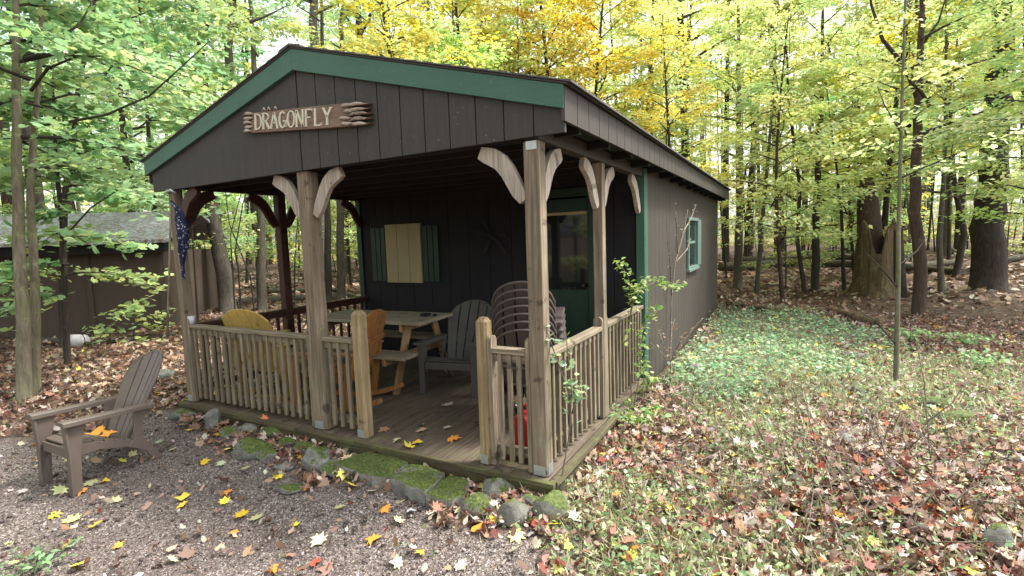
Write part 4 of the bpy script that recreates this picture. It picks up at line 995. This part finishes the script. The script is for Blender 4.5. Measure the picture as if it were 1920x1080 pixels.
#PART4
# ------------------------------------------------------------------ trees one can tell apart
def trunk_px(pxs, dep):      # a polyline of picture points at one depth, relative to its foot
    P = [atd(px, py, dep) for px, py in pxs]; g = atg(*pxs[0]); off = P[0]-g
    P = [p-off for p in P]; foot = g.copy(); foot[2] = float(gz(foot[0], foot[1]))
    return foot, [tuple(p-foot) for p in P]
def special(name, pxs, r0, label, barkm, seed, nb=0, nl=0, pal=GR, h0=1., Rr=1.5, lsize=.09, shape=RH, ext=0, limbs=(), tint=(1, 1, 1), cat='tree', group=None, **kw):
    g = atg(*pxs[0]); dep = float(np.dot(g-CP, _fw)); foot, pts = trunk_px(pxs, dep)
    if ext:
        d = np.array(pts[-1])-np.array(pts[-2]); d /= np.linalg.norm(d); pts = list(pts)+[tuple(np.array(pts[-1])+d*ext*k/3) for k in (1, 2, 3)]
    # refine
    P = []
    for a, b2 in zip(pts, pts[1:]):
        a = np.array(a); b2 = np.array(b2); m_ = max(1, int(np.linalg.norm(b2-a)/.35))
        for k in range(m_): P.append(a+(b2-a)*k/m_)
    P.append(np.array(pts[-1])); rs = np.random.default_rng(seed); P = np.array(P); P[2:, :2] += rs.normal(size=(len(P)-2, 2))*r0*.10
    H = P[-1][2]
    tb, lb, LP, LN, LC, LT, sz, sh = grow(seed, H, h0, Rr, r0, max(nb, 1), max(nl, 10), lsize, pal, trunkpts=P, shape=shape, **kw)
    t = thing(name, foot, label, cat, group)
    tb.build('trunk', barkm, t, True, world=False)
    for lp, r_, dd in limbs:
        q = [atd(px, py, dep+dd*k/len(lp))-foot for k, (px, py) in enumerate(lp)]
        Q = []
        for a, b2 in zip(q, q[1:]):
            for k in range(3): Q.append(a+(b2-a)*k/3)
        Q.append(q[-1]); lb.tube(Q, [r_*(1-.85*i/len(Q)) for i in range(len(Q))], 7)
    if nb or limbs: lb.build('limbs', 'bark_dark' if limbs else barkm, t, True, world=False)
    if nb:
        o = link('crown', leaf_mesh('crown', LP, LN, sz, sh, LC, tdir=LT), None, t); o.color = (*tint, 1)
    return t
MG = [(.23, .40, .19), (.30, .46, .24), (.19, .35, .15), (.38, .52, .24), (.46, .56, .20)]
special('maple_tree', [(46, 755), (42, 600), (36, 450), (33, 300), (30, 150), (30, -60)], .074, 'mottled pale trunk at far left, the thicker of the twin trunks', 'bark_pale', 11, nb=12, nl=2400, pal=MG, h0=3.0, Rr=2.3, lsize=.105, shape=MAPS, ext=1.2,
        limbs=[([(47, 110), (75, 82), (110, 72), (150, 45), (175, 0)], .030, .5), ([(45, 110), (75, 102), (130, 102), (170, 90), (212, 75)], .022, -.4)], droop=.28, up=.15)
special('maple_tree', [(66, 738), (66, 600), (62, 450), (56, 340), (66, 230), (74, 100), (80, -40)], .055, 'slender pale trunk at far left, the thinner of the twin trunks', 'bark_pale', 12, nb=11, nl=2200, pal=MG, h0=2.6, Rr=2.1, lsize=.10, shape=MAPS, ext=1.,
        limbs=[([(58, 170), (90, 128), (140, 108), (200, 104), (255, 98)], .020, -.5), ([(62, 235), (120, 230), (200, 215), (280, 180), (330, 135), (395, 75)], .020, -1.2)], droop=.28, up=.15)
special('maple_sapling', [(127, 690), (122, 560), (116, 420), (104, 300), (100, 160)], .042, 'thin dark sapling with layered green leaves in front of the shed', 'bark_dark', 13, nb=14, nl=1500, pal=MG, h0=.85, Rr=1.1, lsize=.125, shape=MAPS, ext=.3, limbs=[([(125, 440), (170, 390), (230, 350), (275, 300)], .014, -.6)], droop=.3, up=.1)
special('maple_sapling', [(250, 640), (252, 600), (258, 575)], .012, 'low green leafy seedling between the shed and the left porch post', 'bark_dark', 14, nb=7, nl=260, pal=MG+YG, h0=.05, Rr=.8, lsize=.11, shape=MAPS, droop=.15, up=.15, cat='sapling')
special('maple_tree', [(120, 655), (118, 400), (150, 150), (190, -50)], .07, 'dark young maple behind the sapling at left, leafy up to the top edge', 'bark_dark', 15, nb=22, nl=5200, pal=MG, h0=2.7, Rr=2.9, lsize=.125, shape=MAPS, ext=1., droop=.25, up=.2, topw=.8)
special('maple_tree', [(283, 600), (290, 400), (275, 200), (260, 0)], .07, 'slim dark maple rising behind the left gable end', 'bark_dark', 16, nb=22, nl=5200, pal=MG+YG, h0=2.9, Rr=2.8, lsize=.13, shape=MAPS, ext=1.5, droop=.22, up=.2, topw=.8)
special('oak_tree', [(428, 585), (415, 480), (395, 380), (425, 180), (432, 90), (438, -40)], .19, 'thick grey leaning trunk seen under the porch roof at left', 'bark', 17, nb=8, nl=2000, pal=GR, h0=6.5, Rr=2.5, ext=3)
special('oak_tree', [(492, 585), (487, 390), (480, 200), (470, 0)], .12, 'grey trunk with mossy foot seen left of the red stained post', 'bark', 18, nb=10, nl=2600, pal=YG, h0=5, Rr=2.6, lsize=.12, ext=3)
for i, (pts, lb) in enumerate([([(452, 600), (447, 500), (440, 470), (455, 380), (470, 330)], 'crooked thin stem behind the porch, left of the others'), ([(478, 590), (470, 520), (430, 420), (425, 380)], 'thin stem slanting up to the left behind the porch'), ([(441, 590), (436, 500), (432, 440), (445, 390)], 'thin straight stem beside the thick leaning trunk'), ([(372, 612), (366, 520), (360, 430), (358, 380)], 'thin stem close to the furled flag'), ([(552, 580), (553, 480), (560, 390)], 'thin stem between the red stained post and the middle post')]):
    special('understory_sapling', pts, .022, lb, 'bark_dark', 30+i, nb=4, nl=80, pal=YG, h0=1.4, Rr=.8, ext=1.0, cat='sapling')
special('oak_tree', [(616, 572), (614, 400), (605, 80), (600, -60)], .10, 'dark trunk seen just right of the middle post', 'bark_dark', 19, nb=8, nl=1500, pal=YG, h0=5, Rr=2.5, lsize=.12, ext=3)
special('oak_tree', [(640, 566), (638, 400), (640, 200)], .13, 'grey trunk beside the dark porch wall edge', 'bark', 20, nb=8, nl=1500, pal=YG, h0=4, Rr=2.5, lsize=.12, ext=5)
special('pine_tree', [(596, 545), (592, 300), (588, 0)], .30, 'thick blue grey trunk rising behind the roof peak', 'bark', 21, nb=10, nl=2200, pal=GR, h0=9, Rr=3., lsize=.14, ext=5)
special('pine_tree', [(700, 540), (690, 300), (672, 60), (668, -40)], .22, 'grey trunk with bare dark limbs behind the roof, right of the peak', 'bark_dark', 22, nb=10, nl=2200, pal=GR, h0=9, Rr=3., lsize=.14, ext=5,
        limbs=[([(690, 95), (720, 92), (760, 75), (800, 62)], .05, 1), ([(680, 60), (700, 20), (712, -10)], .05, -1), ([(750, 108), (780, 60), (792, 0)], .05, 0), ([(668, 60), (645, 25), (640, -5)], .04, 0), ([(770, 108), (800, 98), (833, 97)], .03, 0)])
# right side
special('young_maple_tree', [(1722, 592), (1728, 500), (1716, 400), (1722, 180), (1730, 0), (1736, -60)], .115, 'reddish dark trunk with a fork leaning left, right of the rotten stump', 'bark_red', 41, nb=14, nl=4200, pal=YG, h0=3.0, Rr=2.8, lsize=.10, ext=2,
        limbs=[([(1722, 185), (1705, 140), (1680, 105), (1655, 75), (1634, 10), (1630, -20)], .06, 0), ([(1732, 80), (1760, 40), (1775, -10)], .03, 0)])
special('maple_sapling', [(1680, 716), (1684, 500), (1688, 300), (1694, 100), (1698, -30)], .026, 'thin greenish sapling standing closest, in front of the rotten stump', 'bark_green', 42, nb=9, nl=420, pal=YG, h0=1.9, Rr=1.0, lsize=.062, shape=MAPS, ext=.5,
        limbs=[([(1684, 540), (1650, 500), (1620, 470)], .010, -.3), ([(1683, 500), (1720, 470), (1740, 440)], .010, .2), ([(1683, 650), (1640, 600), (1570, 560)], .008, -.2), ([(1690, 250), (1660, 200), (1640, 150)], .010, .4)])
special('oak_tree', [(1852, 545), (1858, 400), (1872, 200), (1885, 0), (1890, -60)], .36, 'big dark trunk at the right edge of the clearing', 'bark_dark', 43, nb=10, nl=2800, pal=GR, h0=6, Rr=3.2, lsize=.12, ext=4)
special('young_maple_tree', [(1528, 545), (1530, 400), (1540, 200), (1543, 0)], .10, 'straight dark trunk left of the rotten stump, right one of the close pair', 'bark_dark', 44, nb=20, nl=6000, pal=YG, h0=2.2, Rr=2.6, lsize=.11, ext=2)
special('young_maple_tree', [(1509, 547), (1495, 450), (1500, 350), (1480, 200), (1470, 0)], .055, 'thin curved trunk left of the rotten stump, left one of the close pair', 'bark_dark', 45, nb=16, nl=4500, pal=YG, h0=1.9, Rr=2.3, lsize=.10, ext=1)
special('young_maple_tree', [(1383, 540), (1387, 400), (1385, 300), (1384, 100)], .13, 'grey trunk nearest the far corner of the cabin', 'bark', 46, nb=18, nl=5200, pal=YG, h0=2.2, Rr=2.6, lsize=.11, ext=3)
special('young_maple_tree', [(1765, 548), (1762, 450), (1770, 330), (1772, 200)], .07, 'slim trunk right of the leaning red trunk', 'bark', 47, nb=18, nl=5200, pal=YG+GR, h0=2.0, Rr=2.5, lsize=.11, ext=3)
special('young_maple_tree', [(1792, 520), (1808, 440), (1790, 350), (1785, 250)], .10, 'crooked trunk left of the big dark trunk', 'bark_dark', 48, nb=16, nl=5000, pal=YG, h0=2.6, Rr=2.6, lsize=.12, ext=3)
special('young_maple_tree', [(1583, 548), (1580, 480), (1578, 400), (1560, 250)], .05, 'thin dark stem immediately left of the rotten stump', 'bark_dark', 49, nb=16, nl=4200, pal=YG, h0=1.3, Rr=1.9, lsize=.10, ext=1.5)
special('young_maple_tree', [(1950, 620), (1965, 450), (1975, 200), (1975, 0)], .04, 'leafy green young tree just at the right edge', 'bark_dark', 50, nb=26, nl=6500, pal=GR+YG, h0=1.9, Rr=2.5, lsize=.095, ext=1, droop=.2, up=.2)

# ------------------------------------------------------------------ the woods: repeated trees
V = {}
V['a'] = tree_data('young_tree', 101, 7.5, 1.6, 2.3, .065, 30, 7000, .105, YG, shape=RH)
V['b'] = tree_data('young_tree', 102, 6.5, 1.2, 2.6, .055, 26, 7000, .105, YG+GR[:2], lean=(.7, -.3))
V['c'] = tree_data('tall_tree', 103, 15, 4.0, 3.0, .15, 34, 6000, .15, YG, topw=.7)
V['d'] = tree_data('tall_tree', 104, 17, 6.0, 3.4, .20, 34, 6000, .16, YE[:4]+YG, topw=.7, lean=(.6, .5))
V['e'] = tree_data('young_tree', 105, 8.0, 2.2, 2.4, .075, 28, 6500, .11, YE+YG[:2], lean=(-.5, .4))
V['f'] = tree_data('thin_tree', 106, 9.0, 5.0, 1.4, .05, 12, 1200, .11, YG, lean=(.4, .2))
V['h'] = tree_data('understory_tree', 108, 4.6, .5, 2.0, .035, 22, 4200, .095, YG)
V['i'] = tree_data('understory_tree', 109, 3.6, .4, 1.7, .03, 18, 3400, .09, YG+GR[:1], lean=(.5, .3))
V['g'] = tree_data('tall_tree', 107, 16, 7.5, 3.0, .17, 24, 4200, .15, GR, topw=.6)
bearing = lambda px: math.atan((px-960)/CF)
placed = [(o.location.x, o.location.y) for o in C.objects if o.type == 'EMPTY' and o.get('category') in ('tree', 'stump')]
cnt = {}
def zone_ok(x, y, d):
    if -5.5 < x < 1.2 and -3 < y < 10.5: return False
    if m_ivy(x, y) > .1 or m_grass(x, y) > .1 or m_gravel(x, y) > .1: return False
    lx, ly = (mt_.inverted() @ Vector((x, y, 0)))[:2]
    if -1.2 < lx < L+1 and -4.2 < ly < 2.5: return False
    if x > .5 and y < 9.6: return False
    return True
rs = random.Random(21)
def wood_tree(var, x, y, s, tint, bk):
    px = 960+CF*math.tan(math.atan2((np.array([x, y, 0])-CP)@_r, (np.array([x, y, 0])-CP)@np.array([-math.sin(CYAW), math.cos(CYAW), 0])))
    side = 'left of the porch' if px < 560 else ('behind the roof' if px < 1350 else 'right of the cabin')
    kind = {'a': ('young_tree', 'young yellow green tree'), 'b': ('young_tree', 'young light green leaning tree'), 'c': ('tall_tree', 'tall yellow green tree'), 'd': ('tall_tree', 'tall golden leaved tree'), 'e': ('young_tree', 'young golden leaved tree'), 'f': ('thin_tree', 'thin nearly bare tree'), 'g': ('tall_tree', 'tall dark green tree'), 'h': ('understory_tree', 'low spreading understory tree'), 'i': ('understory_tree', 'small leaning understory tree')}[var]
    lb = kind[1]+' in the woods '+side
    return put_tree(kind[0], V[var], (x, y, float(gz(x, y))), lb, lb.replace(' tree in', ' trees in'), (s, s, s*rs.uniform(.9, 1.1)), rs.uniform(0, 6.28), bk, tint)
def scatter(n, d0, d1, vars_, mind, pxr=(-250, 2150), smin=.8, smax=1.2):
    k = tries = 0
    while k < n and tries < 6000:
        tries += 1; px = rs.uniform(*pxr); d = math.sqrt(rs.uniform(d0*d0, d1*d1)); az = CYAW-bearing(px)
        x = CP[0]-math.sin(az)*d; y = CP[1]+math.cos(az)*d
        if 1570 < px < 1700 and d < 14.5: continue
        if 380 < px < 730 and d < 19: continue
        if not zone_ok(x, y, d) or any((x-a)**2+(y-b2)**2 < mind**2 for a, b2 in placed): continue
        placed.append((x, y)); var = rs.choice(vars_(px)); g_ = rs.uniform(.85, 1.15)
        tint = (g_*rs.uniform(.85, 1.1), g_, g_*rs.uniform(.8, 1.2)); 
        if px < 560: tint = (tint[0]*.92, tint[1]*1., tint[2]*1.05)
        wood_tree(var, x, y, rs.uniform(smin, smax), tint, rs.choice(['bark', 'bark_dark', 'bark_dark', 'bark_red'])); k += 1
    return k
def vnear(px): return 'abb' if px < 500 else ('aeebf' if px < 1300 else 'aabef')
def vtall(px): return 'cgga' if px < 700 else ('ddcce' if px < 1250 else 'ccdgf')
k1 = scatter(25, 11, 17, vnear, 1.9); k2 = scatter(40, 16, 30, lambda p: vtall(p)+'ab', 2.4); k3 = scatter(45, 28, 46, vtall, 2.8, smin=1., smax=1.35)
k4 = scatter(60, 13, 38, lambda p: 'f', .9, smin=.7, smax=1.4); k5 = scatter(70, 12., 44, lambda p: 'hi', 1.2, smin=.8, smax=1.3)

for px, d, s_, rz_, lb in ((905, 15.5, 1.35, .4, 'golden maple whose yellow crown rises just right of the roof peak'), (1045, 17., 1.45, 2.1, 'golden maple whose crown rises above the middle of the right roof slope')):
    az = CYAW-bearing(px); x = CP[0]-math.sin(az)*d; y = CP[1]+math.cos(az)*d
    put_tree('golden_maple', V['e'], (x, y, float(gz(x, y))), lb, 'golden maples behind the cabin', (s_, s_, s_), rz_, 'bark_dark', (.93, .97, .85))
# far-off wood that reads as one mass
n = 50000; az = rng.uniform(-R(58), R(58), n); d = rng.uniform(46, 68, n); cl = np.sin(az*40+d)*.5+np.sin(az*93)*.5
x = CP[0]-np.sin(CYAW+az)*d; y = CP[1]+np.cos(CYAW+az)*d; zt = .2+rng.random(n)**1.6*(17+5*np.sin(az*13)+4*np.sin(az*31+1))
P = np.stack([x, y, gz(x, y)+zt], -1); P = P+rng.normal(size=(n, 3))*.3
col = pick(YG+YE[:2]+GR[:1], n, .2); stuff(link('distant_woods', leaf_mesh('distant_woods', P, up_n(n, .6), .34*(.7+.6*rng.random(n)), RH, col), None), 'far-off yellow green wood closing the view behind all the trees', 'woods')
b = MB()
for k in range(150):
    az = rs.uniform(-R(56), R(56)); d = rs.uniform(44, 62); X_ = CP[0]-math.sin(CYAW+az)*d; Y_ = CP[1]+math.cos(CYAW+az)*d; z_ = float(gz(X_, Y_)); r_ = rs.uniform(.08, .24); lx_ = rs.uniform(-.6, .6)
    b.tube([(X_, Y_, z_-.2), (X_+lx_*.4, Y_, z_+6), (X_+lx_, Y_, z_+16)], [r_, r_*.8, r_*.35], 6, False)
stuff(b.build('distant_trunks', 'bark', None, True), 'distant grey trunks in the far-off wood', 'trunks')
# woods behind the photographer (seen in the door glass, shading the porch front)
for i, (x, y, v_) in enumerate([(-5.5, -9.5, 'a'), (-3.2, -12, 'c'), (-8.5, -8.5, 'b'), (-3.6, -7.2, 'h'), (-6.6, -6.5, 'i')]):
    put_tree('roadside_tree', V[v_], (x, y, float(gz(x, y))), ['young tree reflected in the door glass', 'tall tree reflected in the door glass', 'leaning young tree reflected at the side of the door glass', 'low spreading tree reflected in the door glass', 'small tree reflected low in the door glass'][i], None, (1, 1, 1), i*1.3, 'bark_dark')

# ------------------------------------------------------------------ plants against the cabin
def plant(name, base, stems, label, cat, mat, leafn, lsize, pal, shape=OV, r=.006, seed=0, leafrange=(.3, 1)):
    t = thing(name, base, label, cat); rs_ = np.random.default_rng(seed); b = MB(); LP, LT, LC = [], [], []
    for st in stems:
        q = [np.array(p, float) for p in st]; Q = []
        for a, b2 in zip(q, q[1:]):
            for k in range(4): Q.append(a+(b2-a)*k/4)
        Q.append(q[-1]); b.tube(Q, [r*(1-.7*i/len(Q)) for i in range(len(Q))], 5)
        if leafn:
            for k in range(leafn):
                f = leafrange[0]+(leafrange[1]-leafrange[0])*rs_.random(); idx = f*(len(Q)-1); i0 = int(min(idx, len(Q)-2)); p = Q[i0]+(Q[i0+1]-Q[i0])*(idx-i0)
                side = rs_.normal(size=3); side[2] *= .4; side /= np.linalg.norm(side)
                LP.append(p+side*lsize*(.5+rs_.random()*.9)); LT.append(side)
    b.build('stem', mat, t, True, world=False)
    if LP:
        LP = np.array(LP); n = len(LP)
        link('leaves', leaf_mesh('leaves', LP, up_n(n, .5), lsize*(.6+.8*rs_.random(n)), shape, pick(pal, n, .2), tdir=np.array(LT)), None, t)
    return t
VP = [(.24, .37, .09), (.34, .44, .13), (.19, .31, .08), (.44, .50, .22)]
plant('climbing_vine', (.12, 1.62, -.15), [[(0, 0, 0), (-.03, .02, .5), (-.05, .05, .85), (.0, .1, 1.15), (.08, .2, 1.28), (.16, .5, 1.28)], [(-.05, .05, .85), (-.02, .1, 1.1), (-.06, .12, 1.3), (-.13, .05, 1.48)], [(.05, .15, 1.22), (.14, .45, 1.25), (.20, .9, 1.12), (.24, 1.2, 1.18)], [(0, 0, .1), (.05, .1, .45), (.04, .2, .8), (.10, .5, 1.0)]],
      'bright green leafy vine arching over the side porch railing', 'vine', 'bark_green', 95, .046, VP, OV, .006, 1)
plant('climbing_vine', (.10, 2.0, -.12), [[(0, 0, 0), (.02, 0, .2), (.03, .02, .45)], [(0, 0, 0), (.06, .05, .22), (.10, .1, .3)]], 'small yellow green shoot at the foot of the green corner board', 'vine', 'bark_green', 32, .05, VP, OV, .005, 2)
plant('thin_sapling', (.045, .03, -.2), [[(0, 0, 0), (.06, .1, .45), (.075, .12, .75), (.06, .08, 1.15)], [(.07, .12, .7), (.0, .08, .95), (-.05, .0, 1.2)], [(.075, .12, .6), (.12, .16, .8)]], 'thin pale stem with pale green leaves growing at the porch corner post', 'sapling', 'bark_pale', 28, .044, [(.34, .47, .30), (.42, .50, .26), (.28, .40, .24)], MAPS, .007, 3, (.45, 1))
plant('fern', (.17, 1.42, -.16), [[(0, 0, 0), (.1*math.cos(a), .1*math.sin(a), .15), (.26*math.cos(a), .26*math.sin(a), .17)] for a in np.linspace(0, 5.6, 7)], 'green fern like weed at the foot of the side porch post', 'plant', 'bark_green', 26, .05, VP+GR, OV, .004, 4, (.2, 1))
plant('dead_vine', (.06, 3.6, -.12), [[(0, 0, 0), (0, .1, .9), (.02, .25, 1.3), (.03, .8, 1.7), (.03, 1.1, 2.0)], [(0, .1, .9), (.03, -.1, 1.25), (.04, -.35, 1.6)], [(.02, .4, 1.4), (.03, .3, 1.75), (.02, .1, 2.05)], [(.02, .7, 1.65), (.05, 1.3, 1.9), (.05, 1.7, 2.1)], [(.02, .25, 1.3), (.1, .6, 1.45), (.1, .9, 1.6)]], 'bare dead vine climbing the long cabin wall', 'vine', 'twig', 5, .03, [(.3, .26, .2)], OV, .010, 5)
plant('dry_shrub', (.20, 2.9, -.13), [[(0, 0, 0), (.0, .02, .25), (.05+.25*math.cos(a), .25*math.sin(a), .55+.1*math.sin(3*a)), (.1+.4*math.cos(a), .5*math.sin(a), .75+.12*math.cos(2*a))] for a in np.linspace(.3, 6., 8)], 'dry brown twiggy shrub beside the cabin corner', 'shrub', 'twig', 11, .035, [(.30, .26, .15), (.38, .34, .2), (.26, .14, .08)], OV, .006, 6)
# dead stems and brush
b = MB(); rs_ = np.random.default_rng(8)
for k in range(300):
    if k < 210: c = np.array([1.85+rs_.normal()*.55, 1.15+rs_.normal()*.55])
    elif k < 260: c = np.array([.35+rs_.random()*.5, .3+rs_.random()*2.6])
    else: c = np.array([1.6+rs_.normal()*1.2, 3.5+rs_.normal()*1.2])
    z_ = float(gz(*c)); l = .15+.42*rs_.random()**1.4; d_ = rs_.normal(size=3); d_[2] = abs(d_[2])*.9+.25; d_ /= np.linalg.norm(d_); m_ = d_*l*.5+rs_.normal(size=3)*.03
    b.tube([(c[0], c[1], z_-.01), (c[0]+m_[0], c[1]+m_[1], z_+m_[2]), (c[0]+d_[0]*l, c[1]+d_[1]*l, z_+d_[2]*l)], [.005, .0035, .0015], 4)
stuff(b.build('dead_brush', 'twig', None, True), 'tangle of thin dead stems in the red leaf pile at right', 'brush')
plant('bare_stem', tuple(atg(1745, 870)), [[(0, 0, 0), (-.03, 0, .3), (-.05, .02, .55), (-.10, .05, .85)], [(-.03, 0, .3), (.10, 0, .45), (.16, 0, .6)]], 'tall pale dead stem standing in the leaf pile at right', 'stem', 'twig', 0, .03, YG, OV, .006, 9)
plant('bare_stem', tuple(atg(1770, 960)), [[(0, 0, 0), (.10, .05, .12), (.22, .1, .2)], [(0, 0, 0), (-.08, .0, .15)]], 'short pale forked twig sticking out low in the leaf pile', 'stem', 'twig', 0, .03, YG, OV, .007, 10)
plant('green_weed', tuple(atg(60, 1065)), [[(0, 0, 0), (.1*math.cos(a), .1*math.sin(a), .05), (.22*math.cos(a), .2*math.sin(a), .04)] for a in np.linspace(0, 5.6, 8)], 'low green weed at the bottom left corner of the gravel', 'plant', 'bark_green', 13, .036, [(.26, .40, .20), (.20, .33, .16)], OV, .003, 11, (.1, 1))
for i, (px, py, lb) in enumerate([(1705, 640, 'green fern right of the thin sapling foot'), (1810, 650, 'green fern in the brown leaves at right'), (1840, 690, 'second low fern below the other at right')]):
    plant('fern', tuple(atg(px, py)), [[(0, 0, 0), (.12*math.cos(a), .12*math.sin(a), .16), (.3*math.cos(a), .3*math.sin(a), .12)] for a in np.linspace(0, 5.6, 7)], lb, 'fern', 'bark_green', 22, .05, GR+[(.25, .4, .2)], OV, .004, 20+i, (.15, 1))

# ------------------------------------------------------------------ light
wd = bpy.data.worlds.new("World"); scene.world = wd; wd.use_nodes = True; nt = wd.node_tree; nt.nodes.clear()
out = nt.nodes.new('ShaderNodeOutputWorld'); bg = nt.nodes.new('ShaderNodeBackground'); sky = nt.nodes.new('ShaderNodeTexSky')
sky.sky_type = 'NISHITA'; sky.sun_disc = False; SE, SR = R(58), R(52)
sky.sun_elevation = SE; sky.sun_rotation = SR; sky.air_density = 1.; sky.dust_density = 4.; sky.ozone_density = .6
hs = nt.nodes.new('ShaderNodeHueSaturation'); hs.inputs['Saturation'].default_value = .22
nt.links.new(sky.outputs[0], hs.inputs['Color']); nt.links.new(hs.outputs[0], bg.inputs[0]); bg.inputs[1].default_value = .15; nt.links.new(bg.outputs[0], out.inputs[0])
sd = bpy.data.lights.new('sun', 'SUN'); sd.energy = 1.8; sd.angle = R(10); sd.color = (1, .95, .87); so = bpy.data.objects.new('sun', sd); C.objects.link(so)
# sun direction from the sky's angles: rotation measured clockwise from +y
dv_ = Vector((math.sin(SR)*math.cos(SE), math.cos(SR)*math.cos(SE), math.sin(SE)))
so.rotation_euler = dv_.to_track_quat('Z', 'Y').to_euler()
vs = scene.view_settings; vs.view_transform = 'Standard'; vs.look = 'None'; vs.gamma = 1; vs.exposure = 1.88; vs.use_curve_mapping = False
scene.cycles.max_bounces = 8; scene.cycles.diffuse_bounces = 5; scene.cycles.transmission_bounces = 4; scene.cycles.use_denoising = True
